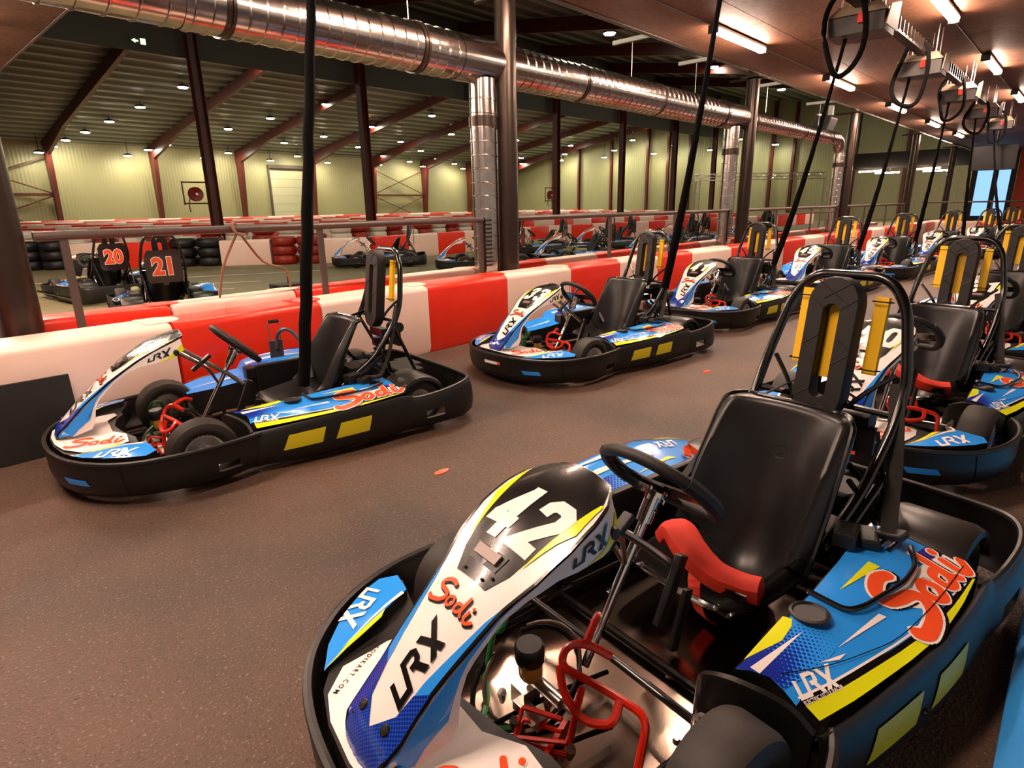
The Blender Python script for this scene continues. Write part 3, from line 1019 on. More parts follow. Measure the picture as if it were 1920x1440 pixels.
def make_frame(kart):
    fr = MB()
    for sy in (1, -1):
        fr.tube(rounded([(.90, sy * .26, .075), (.60, sy * .30, .075), (.30, sy * .31, .075), (-.2, sy * .29, .075), (-.6, sy * .22, .10), (-.92, sy * .22, .12)], .08), .015, 9)
        fr.tube([(.52, sy * .31, .10), (.56, sy * .42, .13)], .013, 8)
        fr.tube(rounded([(.28, sy * .31, .08), (.26, sy * .50, .10), (-.36, sy * .50, .10), (-.38, sy * .30, .10)], .05), .011, 8)
    for x, w in ((.90, .27), (.80, .29), (.30, .31), (-.30, .28), (-.55, .24), (-.90, .23)):
        fr.tube([(x, -w, .075 if x > -.4 else .11), (x, w, .075 if x > -.4 else .11)], .0135, 8)
    fr.tube([(.97, -.30, .10), (.97, .30, .10)], .011, 8)
    obj('chassis_frame', fr, 'tube_black', kart, True)
    tray = MB().prism([(.885, -.25), (.885, .25), (.60, .295), (-.28, .285), (-.28, -.285), (.60, -.295)], lambda a, b: Vector((a, b, .058)), lambda a, b: Vector((a, b, .054)))
    tr = obj('floor_tray', tray, 'alu_tray', kart)
    bo = MB()
    for x, y in ((.85, -.18), (.85, .05), (.85, .2), (.72, -.25), (.6, .26), (.45, .26), (.45, -.26), (.3, .12), (.3, -.12), (.15, .24), (.15, -.24)):
        bo.lathe([(0, .008), (.006, .008), (.009, .0035), (.010, 0)], (x, y, .058), (0, 0, 1), 8)
    tag(obj('bolt', bo, 'chrome', tr, True), kind='stuff')
    for sy in (1, -1):
        k = MB().tube([(.43, sy * .02, .13), (.452, sy * .30, .15)], .0105, 9)
        obj('tie_rod', k, 'tube_black', kart, True)
        e = MB().lathe([(0, .02), (.012, .02), (.014, 0), (.010, -.02)], (.455, sy * .315, .152), (0, 0, 1), 10)
        e.lathe([(0, .03), (.008, .03), (.008, 0)], (.46, sy * .325, .16), (0, 0, 1), 6)
        e.tube([(.45, sy * .30, .15), (.53, sy * .40, .14)], .010, 7)
        e.lathe([(0, .05), (.014, .05), (.016, .0), (.014, -.09), (0, -.09)], (.555, sy * .385, .16), (0, 0, 1), 10)
        e.tube([(.555, sy * .385, .14), (.555, sy * .47, .14)], .012, 8)
        obj('stub_axle', e, 'steel', kart, True)
    obj('rear_axle', MB().tube([(-.62, -.42, .14), (-.62, .42, .14)], .0185, 12), 'steel', kart, True)
    mo = MB().box((-.52, -.10, .20), (.20, .20, .20)).box((-.75, .02, .20), (.16, .30, .14)).box((-.86, -.10, .21), (.10, .22, .10)).box((-.50, .12, .17), (.14, .16, .12))
    mo.tube([(-.52, -.20, .22), (-.52, .02, .22)], .085, 14)
    obj('motor_housing', mo, 'pad_black', kart, bevel=.008)
    for pp, rr in (([(-.50, .16, .45), (-.56, .20, .36), (-.62, .12, .28), (-.70, .05, .25)], .010), ([(-.46, -.2, .40), (-.55, -.22, .30), (-.68, -.1, .26)], .010), ([(-.58, .2, .55), (-.50, .27, .40), (-.55, .24, .28)], .007)):
        obj('power_cable', MB().tube(pp, rr, 7, smooth=5), 'cable_black', kart, True)
    hc = MB().tube([(-.69, .02, .535), (-.69, .14, .545)], .032, 12).box((-.68, .10, .48), (.012, .12, .10))
    obj('rear_switch_box', hc, 'plastic_black', kart, True)

def make_belts(kart):
    b = MB().ribbon([(-.64, .215, .70), (-.60, .24, .60), (-.55, .275, .46), (-.47, .31, .335), (-.42, .335, .315)], .046, (0, 1, 0.2), smooth=4)
    obj('shoulder_belt', b, 'belt_black', kart)
    b = MB().ribbon([(-.63, -.12, .64), (-.50, -.16, .60), (-.42, -.19, .58), (-.34, -.235, .45), (-.2, -.25, .33)], .044, (0, 1, 0.6), smooth=4)
    obj('shoulder_belt', b, 'belt_black', kart)
    bk = MB().box((-.40, .345, .32), (.055, .075, .022), Matrix.Rotation(.2, 3, 'X')).box((-.36, .30, .305), (.10, .05, .03), Matrix.Rotation(.5, 3, 'Z')).box((-.30, .262, .318), (.09, .06, .05), Matrix.Rotation(.3, 3, 'Z'))
    obj('belt_buckle', bk, 'plastic_black', kart, bevel=.006)

def make_bodywork(kart, palette):
    A = palette
    # ---- bumpers
    F = Wall(FRONT_OUT, PROF_F); L = F.L
    hl = [(.135, .245, .28, .52), (L - .245, L - .135, .28, .52)]
    fb = obj('front_bumper', F.mesh(70, hl), 'plastic_black', kart, True, auto=50)
    obj('bumper_lip', MB().tube([F.at(t, 1.0, -.006) for t in lspace(0, L, 80)], .0115, 7), 'plastic_black', fb, True)
    m = L / 2
    for s in (1, -1):
        a, b = (m - .46, m - .33) if s > 0 else (m + .33, m + .46)
        decal('vent_panel', [poly2([(a, .40), (b, .40), (b + (.02 * s), .56), (a + (.02 * s), .56)])], F.surf(), A['vent'], fb, .003, .04)
        q = m - s * .60
        obj('joint_seam', MB().tube([F.at(q - s * .02 * (1 - z), z, .001) for z in lspace(.05, 1, 8)], .0035, 5), 'plastic_gloss', fb, True)
    decal('front_badge', [poly2([(m - .12, .62), (m + .05, .60), (m + .05, .72), (m - .12, .74)])], F.surf(), 'sticker_white', fb, .003, .04)
    decal('front_badge', [poly2([(m - .125, .62), (m - .095, .62), (m - .095, .74), (m - .125, .74)])], F.surf(), 'sticker_orange', fb, .005, .04)
    for s in (1, -1):
        pts = [(x, s * y, z) for x, y, z in SIDE_OUT]
        W = Wall(pts, PROF_S)
        sb = obj('side_bumper', W.mesh(26), 'plastic_black', kart, True, auto=50)
        for (a, b) in ((.12, .345), (.385, .60)):
            k = .025
            decal('window_panel', [poly2([(a + k * .2, .36), (b - k, .36), (b, .74), (a + k * 1.6, .74)])], W.surf(), A['window'], sb, .003, .04)
        obj('bolt', MB().lathe([(0, .006), (.008, .006), (.010, 0)], W.at(.36, .42, .002), (0, s, 0), 8), 'plastic_gloss', sb, True)
    Rw = Wall(REAR_OUT, PROF_S); L = Rw.L
    rb = obj('rear_bumper', Rw.mesh(60, [(.12, .25, .30, .55), (L - .25, L - .12, .30, .55)]), 'plastic_black', kart, True, auto=50)
    obj('bumper_lip', MB().tube([Rw.at(t, 1.0, -.008) for t in lspace(0, L, 60)], .0105, 7), 'plastic_black', rb, True)
    # ---- front spoiler panels
    def fz(x, y): return .208 + .022 * (1 - min(abs(y) / .30, 1) ** 2) + .05 * max(0, (.95 - x))
    fs = surface(lambda x, y: (x, y, fz(x, y)), 1.0)
    ring = [(1.125, .0), (1.115, .12), (1.085, .23), (1.03, .32), (.96, .40), (.88, .475), (.80, .525), (.745, .50), (.77, .40), (.80, .31), (.80, .22), (.84, .12), (.86, 0)]
    full = ring + [(x, -y) for x, y in reversed(ring[1:-1])]
    mb = MB()
    base = obj('front_spoiler', mb.prism(full, lambda a, b: fs(a, b, 0) - Vector((0, 0, .004)), lambda a, b: Vector((a, b, .12))), 'plastic_black', kart)
    wc = [(1.12, 0), (1.11, .12), (1.085, .20), (1.02, .272), (.90, .285), (.835, .27), (.83, .18), (.88, .10), (.88, 0)]
    wc = wc + [(x, -y) for x, y in reversed(wc[1:-1])]
    decal('centre_panel', [poly2(wc)], fs, A['shell'], base, .004, .05)
    for s in (1, -1):
        wing = [(1.06, .285), (1.02, .36), (.95, .44), (.87, .50), (.80, .53), (.755, .505), (.775, .41), (.86, .365), (.97, .325)]
        wf = lambda x, y: (x, y, fz(x, y) - .006 + .03 * min(max((.55 - abs(y)) / .2, 0), 1) * min(max((1.06 - x) / .2, 0), 1))
        ws = surface(wf, 1.0)
        wp = obj('front_wing', MB().prism([(x, s * y) for x, y in wing], lambda a, b: ws(a, b, .010), lambda a, b: Vector((a, b, .16))), 'plastic_black', kart)
        decal('wing_print', [poly2([(x, s * y) for x, y in wing])], ws, A['blue'], wp, .012, .05)
        decal('wing_stripe', [poly2([(1.06, s * .285), (.99, s * .315), (.88, s * .345), (.86, s * .365), (.97, s * .335)])], ws, A['lime'], wp, .0135, .05)
        decal('wing_streak', [poly2([(1.0, s * .325), (.79, s * .395), (.79, s * .41), (.90, s * .365)])], ws, 'sticker_white', wp, .0135, .05)
        ang = -.55 if s > 0 else .55
        sh = [xf2(k, 1, 1, PI + ang * s * s if s > 0 else ang - .1, .90, s * .425) for k in lrx2(.062)]
        if s < 0:
            sh = [xf2(k, 1, 1, .62 + PI / 2 * 0, .90, -.435) for k in lrx2(.062)]
        decal('lettering', sh, ws, 'sticker_white', wp, .015, .06)
    sd = sodi2(.085)
    for wd, m_, o, dx in ((1.5, 'sticker_white', .0055, 0), (1.0, 'sticker_orange', .0065, 0)):
        decal('lettering', [xf2(stroke2(p, w * wd, 4), 1, 1, PI - .35, .955, .185) for p, w in sd], fs, m_, base, o, .06)
    decal('lettering', [xf2(text2('S O D I K A R T . C O M', .0165, 0, .0002), 1, 1, .56, 1.0, -.238)], fs, 'sticker_black', base, .0055, .06)
    # ---- nose fairing
    ss = [0, .006, .014, .03, .06, .1, .15, .2, .26, .32, .38, .44, .5, .56, .62, .67, .705, .735, .76]
    us = lspace(-1, 1, 11)
    nose = obj('nose_fairing', grid_sheet(lambda s, u: Vector(nose_pt(s, u * nose_hw(s))), ss, us, .006), 'plastic_gloss', kart, True)
    outline = [(s, nose_hw(s) - .004) for s in ss] + [(s, -nose_hw(s) + .004) for s in reversed(ss)]
    decal('nose_white', [poly2(outline)], nose_surf, A['shell'], nose, .0015, .035)
    # blue borders tapering towards the number panel, fine dots on the tip
    for s in (1, -1):
        bl = [(.13, s * .052), (.2, s * .060), (.28, s * .077), (.36, s * .094), (.43, s * .116), (.40, s * .1105), (.28, s * .0935), (.18, s * .083), (.13, s * .084)]
        decal('blue_border', [poly2(bl)], nose_surf, A['blue'], nose, .0025, .035)
    tip = [(s_, nose_hw(s_) - .004) for s_ in (0, .006, .014, .03, .06, .1, .15, .2)] + [(.17, .056), (.12, .048), (.066, .008), (.108, -.040), (.17, -.056)] + [(s_, -nose_hw(s_) + .004) for s_ in (.2, .15, .1, .06, .03, .014, .006, 0)]
    decal('tip_print', [poly2(tip)], nose_surf, A['tip'], nose, .0032, .035, density=lambda x, y: .5)
    pan = [(.398, -.05), (.398, .05), (.45, .078), (.56, .105), (.60, .13), (.70, .118), (.735, .098), (.757, .08), (.757, -.08), (.735, -.098), (.70, -.118), (.60, -.13), (.56, -.105), (.45, -.078)]
    decal('number_panel', [poly2(pan)], nose_surf, A['panel'], nose, .0032, .035)
    for s in (1, -1):
        decal('panel_stripe', [poly2([(.47, s * .088), (.60, s * .107), (.69, s * .118), (.695, s * .124), (.60, s * .133), (.56, s * .115)])], nose_surf, A['lime'], nose, .004, .035)
    for sg in (1, -1):
        decal('nose_line', [stroke2([(s_, sg * (nose_hw(s_) - .003)) for s_ in lspace(.0, .74, 40)], .006, cap=False)], nose_surf, 'sticker_black', nose, .003, .0)
    lf = MB()
    lf.prism([(.435, -.045), (.435, .045), (.475, .052), (.475, -.052)], lambda a, b: nose_surf(a, b, .005), lambda a, b: nose_surf(a, b, .0))
    obj('lamp_frame', lf, 'plastic_black', nose)
    obj('lamp_lens', MB().prism([(.447, -.036), (.447, .036), (.47, .038), (.47, -.038)], lambda a, b: nose_surf(a, b, .011), lambda a, b: nose_surf(a, b, .0)), 'light_lens', nose)
    for s_, w_ in ((.084, -.041), (.088, .044), (.41, -.03), (.41, .03), (.425, .05)):
        r = .0135 if s_ < .2 else .004
        obj('stud', MB().lathe([(0, .007), (r * .7, .006), (r, 0)], nose_surf(s_, w_, .002), nose_surf(s_, w_, 1) - nose_surf(s_, w_, 0), 14), 'plastic_black', nose, True)
    if A['text']:
        decal('lettering', [xf2(k, 1, 1, PI / 2 * 0 + .02, .215, .018) for k in [xf2(q, 1, -1.0, 0) for q in lrx2(.062)]], nose_surf, 'sticker_black', nose, .0045, .035)
        sn = sodi2(.052)
        for wd, m_, o, dx, dy in ((1.15, 'sticker_black', .004, -.003, .003), (1.0, 'sticker_orange', .005, 0, 0)):
            decal('lettering', [xf2(stroke2(p, w * wd * .75, 4), 1, 1, PI / 2, .348 + dx, .0 + dy) for p, w in [([(a, -b) for a, b in pp], w) for pp, w in sn]], nose_surf, m_, nose, o, .035)
    # side skirts of the nose
    LB_X = [.45, .50, .591, .715, .805, .91, .935, .958, 1.038, 1.075]
    LB_Z = [.60, .590, .556, .542, .505, .400, .352, .272, .245, .27]
    for s in (1, -1):
        def SK(u, q, s=s):
            u = min(max(u, .02), .76)
            x, y, z = nose_pt(u, s * (nose_hw(u) - .001))
            z -= .006
            zb = min(interp(x, LB_X, LB_Z), z - .012)
            h = z - zb
            return (x - .10 * h * q, y + s * q * h * .22, z - h * q)
        sk = surface(SK, -1.0 if s > 0 else 1.0)
        so = obj('nose_skirt', grid_sheet(lambda a, b: Vector(SK(a, b)), lspace(.045, .745, 30), lspace(0, 1, 6), .004), A['shell'], kart, True)
        decal('skirt_blue', [poly2([(.045, .02), (.12, .02), (.25, .02), (.45, .02), (.34, .35), (.25, .55), (.15, .72), (.10, .99), (.045, .99)])], sk, A['blue'], so, .0015, .05)
        decal('skirt_lime', [poly2([(.60, .98), (.745, .98), (.745, .45), (.70, .62), (.66, .80)])], sk, A['lime2'], so, .0015, .05)
        if A['text']:
            L2 = lrx2(.045)
            def m2(k, s=s):
                return ([(.625 - s * (-a) * 1.0 if s < 0 else .625 + a, .46 - b / .085 * (1 if s > 0 else 1)) for a, b in k[0]], k[1])
            if s > 0:
                decal('lettering', [([(.625 + a, .46 - b / .088) for a, b in k[0]], k[1]) for k in L2], sk, 'sticker_black', so, .003, .05)
            else:
                decal('lettering', [([(.625 - a, .46 - b / .088) for a, b in k[0]], k[1]) for k in L2], sk, 'sticker_black', so, .003, .05)
        kx = Vector(SK(.705, .5)); 
        obj('skirt_knob', MB().lathe([(0, .016), (.012, .014), (.016, .006), (.014, 0)], kx + Vector((0, 0, -.02)), (0, s, .15), 16), 'plastic_black', so, True)
    return nose

def make_left_pod(kart, A):
    us = lspace(0, 1, 22)
    def top(u, t):
        xf = pod_xf(t)
        x = xf + (-.49 - xf) * u
        return podl(x, pod_yi(x) + (pod_yo(x) - pod_yi(x)) * t)
    pod = obj('side_pod', grid_sheet(lambda a, b: top(a, b), us, lspace(0, 1, 10)), 'plastic_gloss', kart, True)
    w = MB()
    for a, b in zip(us[:-1], us[1:]):
        p, q = top(a, 0), top(b, 0)
        w.add([p, q, Vector((q.x, q.y - .01, .10)), Vector((p.x, p.y - .01, .10))], [(0, 1, 2, 3)])
    for u in (0, 1):
        for a, b in zip(lspace(0, 1, 8)[:-1], lspace(0, 1, 8)[1:]):
            p, q = top(u, a), top(u, b)
            dx = .03 if u == 0 else 0
            w.add([p, q, Vector((q.x + dx, q.y, .06)), Vector((p.x + dx, p.y, .06))], [(0, 1, 2, 3)])
    obj('pod_wall', w, 'plastic_black', pod)
    dfl = MB()
    arc = [(.40, .268, .20), (.425, .29, .252), (.42, .34, .276), (.395, .40, .272), (.37, .445, .256), (.355, .475, .236), (.352, .51, .212)]
    P = spline([Vector(a) for a in arc], 5)
    o = Vector((-.014, 0, .002))
    for p, q in zip(P[:-1], P[1:]):
        dfl.add([p, q, Vector((q.x + .015, q.y, .05)), Vector((p.x + .015, p.y, .05)), p + o, q + o], [(0, 1, 2, 3), (0, 1, 5, 4)])
    obj('wheel_deflector', dfl, 'plastic_black', pod, True)
    N = 16
    ex = lspace(.318, -.485, N)
    def wy(x): return interp(-x, [-.32, 0, .17, .45], [.033, .026, .021, .007])
    def line(d): return [(x, pod_yo(x) - d) for x in ex]
    yin = [(x, pod_yo(x) - wy(x)) for x in ex]
    front = [(.335, .462), (.330, .43), (.331, .40), (.355, .368), (.380, .347)]
    inner = [(x, pod_yi(x) + .004) for x in lspace(.375, -.48, N)]
    decal('pod_print', [poly2([(x, y - .012) for x, y in yin][::-1] + front + inner)], podl, A['blue'], pod, .0015, .05)
    decal('dot_print', [poly2([(.378, .346), (.353, .37), (.331, .40), (.328, .43), (.20, .452), (.10, .44), (.075, .40), (.12, .358), (.28, .345)])], podl, 'dots_blue', pod, .0024, .05,
          density=lambda x, y: min(max((x - .06) / .26, 0), 1) * min(1.0, max(.1, (.475 - y) / .07)))
    decal('pod_stripe', [poly2([(x, pod_yo(x) - .002) for x in ex] + yin[::-1])], podl, A['lime'], pod, .0026, .05)
    decal('pod_line', [poly2(yin + [(x, y - (.014 if x > .0 else .008)) for x, y in reversed(yin)])], podl, 'sticker_black', pod, .0024, .05)
    decal('pod_line', [poly2([(x, y - .014) for x, y in yin[:9]] + [(x, y - .019) for x, y in reversed(yin[:9])])], podl, 'sticker_white', pod, .0028, .05)
    decal('pod_lime', [poly2([(.345, .343), (.145, .322), (.135, .340), (.16, .352), (.22, .362)])], podl, A['lime'], pod, .003, .05)
    decal('pod_streak', [poly2([(.350, .362), (.149, .375), (.345, .382)]), poly2([(.124, .444), (-.072, .452), (-.078, .468)]), poly2([(.20, .44), (.15, .462), (.12, .462), (.145, .455)])], podl, 'sticker_white', pod, .0032, .05)
    decal('pod_streak', [poly2([(-.069, .356), (-.262, .345), (-.262, .375)])], podl, A['lime'], pod, .0032, .05)
    decal('rear_print', [poly2([(-.40, .405), (-.482, .41), (-.488, .46), (-.40, .455)])], podl, 'sticker_purple', pod, .0028, .05)
    decal('rear_print', [poly2([(-.13, .46), (-.20, .435), (-.30, .43), (-.46, .448), (-.486, .455), (-.486, .53), (-.40, .538), (-.22, .53)])], podl, 'sticker_white', pod, .0030, .05)
    decal('dot_print', [poly2([(-.23, .527), (-.44, .535), (-.44, .520), (-.25, .505)])], podl, 'dots_blue', pod, .0034, .05, density=lambda x, y: .8)
    decal('seam', [stroke2([(.305, .408), (.20, .452), (.08, .487), (-.045, .513), (-.25, .518), (-.478, .506)], .0022, 4, cap=False)], podl, 'sticker_black', pod, .0065, .05)
    if A['text']:
        decal('lettering', [xf2(k, 1, 1, PI - .257, .250, .4575) for k in lrx2(.046)], podl, 'sticker_white', pod, .0036, .05)
        decal('lettering', [xf2(text2('ELECTRIC LITTLE RACER', .0105, 0, .0002), 1, 1, PI - .235, .262, .4835)], podl, 'sticker_white', pod, .0040, .05)
        sd = sodi2(.15)
        for wd, m_, o_, dx, dy in ((1.40, 'sticker_black', .0042, -.006, .005), (1.36, 'sticker_white', .0048, 0, 0), (1.0, 'sticker_orange', .0056, 0, 0)):
            decal('lettering', [xf2(stroke2(p, w * wd, 4), 1.0, 1.0, PI + .03, -.292 + dx, .468 + dy) for p, w in sd], podl, m_, pod, o_, .05)
    cup = MB().lathe([(.046, -.004), (.047, .006), (.040, .008), (.036, .003), (0, .0025)], podl(.084, .356, .004), (0, -.05, 1), 24)
    obj('cup_recess', cup, 'plastic_black', pod, True)
    pts = [podl(.012, .312, .010), podl(-.0, .405, .010), podl(-.05, .425, .015), podl(-.23, .445, .018), podl(-.33, .435, .018), podl(-.42, .39, .012)]
    obj('pod_trim_bar', MB().tube(rounded(pts, .03), .0075, 8), 'tube_black', pod, True)
    for y, x0 in ((.33, -.33), (.355, -.36)):
        obj('vent_slot', MB().tube([podl(x0, y, .004), podl(x0 - .08, y, .004)], .007, 7), 'plastic_gloss', pod, True)

def make_right_pod(kart, A):
    xs = [.46, .40, .33, .26, .19, .122, .09, .0, -.1, -.2, -.3, -.4, -.5, -.6]
    def yo(x): return -interp(-x, [-.46, -.3, 0, .3, .6], [.50, .55, .575, .58, .56])
    def yi(x): return -interp(-x, [-.46, -.3, 0, .3, .6], [.36, .33, .315, .31, .30])
    def top(x, t): return podr(x, yi(x) + (yo(x) - yi(x)) * t)
    pod = obj('side_pod', grid_sheet(lambda a, b: top(a, b), xs, lspace(0, 1, 8)), A['blue'], kart, True)
    w = MB()
    for a, b in zip(xs[:-1], xs[1:]):
        for t, dy in ((0, .004), (1, -.004)):
            p, q = top(a, t), top(b, t)
            w.add([p, q, Vector((q.x, q.y + dy, .10)), Vector((p.x, p.y + dy, .10))], [(0, 1, 2, 3)])
    for x in (xs[0], xs[-1]):
        p, q = top(x, 0), top(x, 1)
        w.add([p, q, Vector((q.x, q.y, .06)), Vector((p.x, p.y, .06))], [(0, 1, 2, 3)])
    obj('pod_wall', w, 'plastic_black', pod)
    bx = MB().box((.10, -.345, .30), (.06, .085, .08)).box((-.2, -.318, .25), (.55, .03, .2))
    bt = obj('battery_case', bx, 'plastic_black', pod, bevel=.01)
    decal('dot_print', [poly2([(.085, -.325), (.085, -.43), (-.07, -.42), (-.07, -.325)])], podr, 'dots_blue', pod, .002, .04, density=lambda x, y: min(max((-y - .30) / .12 * .4 + (x + .08) / .2, .2), 1))
    decal('pod_streak', [poly2([(.085, -.535), (-.10, -.53), (-.25, -.52), (-.10, -.51)]), poly2([(.09, -.44), (.0, -.45), (-.28, -.43), (-.28, -.44), (-.02, -.475), (.09, -.47)]), poly2([(.44, -.42), (.2, -.40), (.15, -.42)])], podr, 'sticker_white', pod, .003, .04)
    decal('pod_streak', [poly2([(-.12, -.37), (-.32, -.40), (-.36, -.385)]), poly2([(.42, -.53), (.20, -.56), (.20, -.545)]), poly2([(-.33, -.56), (-.58, -.555), (-.58, -.53), (-.40, -.54)])], podr, A['lime'], pod, .003, .04)
    decal('purple_print', [poly2([(-.02, -.56), (-.30, -.57), (-.50, -.565), (-.45, -.55), (-.2, -.545)]), poly2([(-.38, -.33), (-.52, -.33), (-.52, -.42), (-.40, -.40)])], podr, 'sticker_purple', pod, .0035, .04)
    if A['text']:
        decal('lettering', [xf2(k, 1, 1, .0, -.42, -.49) for k in lrx2(.05)], podr, 'sticker_white', pod, .004, .04)
        decal('emblem', [stroke2([(.03 + .022 * math.cos(a), -.435 + .022 * math.sin(a)) for a in lspace(0, 2 * PI, 20)], .004, cap=False)], podr, 'sticker_purple', pod, .0045, .04)
    tg = MB().ribbon([podr(-.40, -.37, .012), podr(-.43, -.40, .03), podr(-.47, -.37, .012)], .03, (1, 0, 0), .004, 4)
    obj('pull_tag', tg, 'sticker_orange', pod)

def make_rear(kart):
    for s in (1, -1):
        c = (-.62, s * .40, .14)
        prof = lambda r: None
        mb = MB()
        A = lspace(math.radians(12), math.radians(165), 16)
        ring = []
        for (r, y) in ((.150, .262), (.172, .268), (.178, .285), (.178, .47), (.168, .498), (.150, .502), (.150, .49), (.150, .28)):
            ring.append([(c[0] + r * math.cos(a), s * y, c[2] + r * math.sin(a)) for a in A])
        n = len(A); V = [p for g in ring for p in g]; F = []
        for k in range(len(ring)):
            k2 = (k + 1) % len(ring)
            for i in range(n - 1):
                F.append((k * n + i, k * n + i + 1, k2 * n + i + 1, k2 * n + i))
        F += [tuple(k * n for k in range(len(ring))), tuple(k * n + n - 1 for k in range(len(ring)))]
        mb.add(V, F)
        obj('rear_fender', mb, 'fender_black', kart, True, auto=35)
        wheel(kart, -.62, s * .39, .15, .19, .078, s)
        wheel(kart, .56, s * .448, .156, .13, .09, s)

PAL = dict(blue='sticker_blue', lime='sticker_lime', lime2='sticker_lime', shell='shell_white', panel='sticker_black', tip='dots_fine', vent='sticker_blue', window='window_yellow', text=True)
def make_kart():
    k = empty('go_kart')
    make_frame(k)
    S = make_seat(k)
    make_headrest(k)
    make_hoop(k)
    make_steering(k)
    make_pedals(k)
    make_belts(k)
    nose = make_bodywork(k, PAL)
    make_left_pod(k, PAL)
    make_right_pod(k, PAL)
    make_rear(k)
    return k

DIG = {'0': [([(.12, .3), (.12, .7), (.2, .88), (.4, .88), (.48, .7), (.48, .3), (.4, .12), (.2, .12)], True)],
       '1': [([(.12, .72), (.34, .88), (.34, .12)], False)],
       '2': [([(.12, .66), (.14, .8), (.22, .88), (.38, .88), (.47, .8), (.47, .62), (.12, .12), (.48, .12)], False)],
       '3': [([(.12, .7), (.2, .88), (.4, .88), (.48, .75), (.46, .6), (.36, .52), (.26, .52)], False), ([(.36, .52), (.48, .42), (.48, .25), (.4, .12), (.2, .12), (.12, .3)], False)],
       '4': [([(.40, .02), (.40, .98)], False), ([(.42, .93), (.14, .36)], False), ([(.04, .32), (.56, .32)], False)],
       '5': [([(.46, .88), (.16, .88), (.14, .55), (.36, .58), (.48, .46), (.48, .26), (.38, .12), (.2, .12), (.12, .26)], False)],
       '6': [([(.46, .74), (.38, .88), (.2, .88), (.12, .7), (.12, .3), (.2, .12), (.4, .12), (.48, .28), (.46, .46), (.34, .54), (.14, .5)], False)],
       '7': [([(.12, .88), (.48, .88), (.24, .12)], False)],
       '9': [([(.14, .26), (.22, .12), (.4, .12), (.48, .3), (.48, .7), (.4, .88), (.2, .88), (.12, .72), (.14, .54), (.26, .46), (.46, .5)], False)]}
def digits2(txt, h, bold=.2, shear=.1, gap=.66):
    V = []; F = []
    for i, ch in enumerate(txt):
        for pts, closed in DIG[ch]:
            v, f = miter2([(x + i * gap, y) for x, y in pts], bold, closed)
            o = len(V); V += v; F += [tuple(k + o for k in q) for q in f]
    return xf2((V, F), h, h, 0, 0, 0, shear)

def number_decal(kart, txt):
    nose = [c for c in kart.children if c.name.startswith('nose_fairing')][0]
    g = digits2(txt, .158)
    cy = (max(v[1] for v in g[0]) + min(v[1] for v in g[0])) / 2
    cx = (max(v[0] for v in g[0]) + min(v[0] for v in g[0])) / 2
    sh = ([(.570 + (b - cy), .012 + (a - cx)) for a, b in g[0]], g[1])
    decal('race_number', [sh], nose_surf, 'sticker_white', nose, .0046, .035)

def lap_pad(kart):
    b = [(.02, -.115, .262), (.035, -.075, .305), (.07, .0, .285), (.07, .08, .25), (.045, .15, .235), (.025, .205, .238)]
    P = spline([Vector(p) for p in b], 5)
    mb = MB()
    N = len(P); n = 12; V = []; F = []
    for i, p in enumerate(P):
        t = (P[min(i + 1, N - 1)] - P[max(i - 1, 0)]).normalized()
        e1 = Vector((0, 0, 1)); e1 = (e1 - t * e1.dot(t)).normalized(); e2 = t.cross(e1)
        f = i / (N - 1)
        ra = .05 * (0.35 if i in (0, N - 1) else (1.0 if f < .4 else 1.0 - .3 * (f - .4)))
        rb = .034 * (0.35 if i in (0, N - 1) else 1)
        for k in range(n):
            a = 2 * PI * k / n
            sq = 1 / max(abs(math.cos(a)), abs(math.sin(a))) ** .5
            V.append(p + e2 * (math.cos(a) * ra * sq) + e1 * (math.sin(a) * rb * sq))
    for i in range(N - 1):
        for k in range(n):
            F.append((i * n + k, i * n + (k + 1) % n, (i + 1) * n + (k + 1) % n, (i + 1) * n + k))
    F += [tuple(range(n)), tuple(range((N - 1) * n, N * n))]
    mb.add(V, F)
    pad = obj('lap_belt_pad', mb, 'belt_red', kart, True)
    st = MB().ribbon([(.06, .02, .25), (.10, .04, .20), (.09, .06, .12), (.05, .07, .08)], .045, (.2, 1, 0), .004, 4)
    obj('pad_strap', st, 'belt_red', pad)
    obj('pad_label', MB().box((.094, .15, .232), (.006, .085, .026), Matrix.Rotation(.16, 3, 'Z')), 'sticker_black', pad)

def charge_plug(kart):
    pl = MB().box((-.09, -.385, .415), (.085, .012, .11))
    o = obj('charging_plug', pl, 'plate_grey', kart, bevel=.003)
    hd = MB().tube(rounded([(-.055, -.385, .46), (-.055, -.385, .59), (-.125, -.385, .59), (-.125, -.385, .46)], .012), .004, 6)
    obj('plug_handle', hd, 'steel', o, True)
    obj('plug_grip', MB().tube([(-.058, -.385, .59), (-.122, -.385, .59)], .011, 8), 'plastic_black', o, True)
    cb = MB().tube([(-.09, -.37, .42), (-.10, -.36, .51), (-.15, -.33, .54), (-.20, -.28, .48), (-.22, -.2, .36), (-.2, -.1, .26)], .012, 8, smooth=5)
    obj('plug_cable', cb, 'plate_grey', o, True)

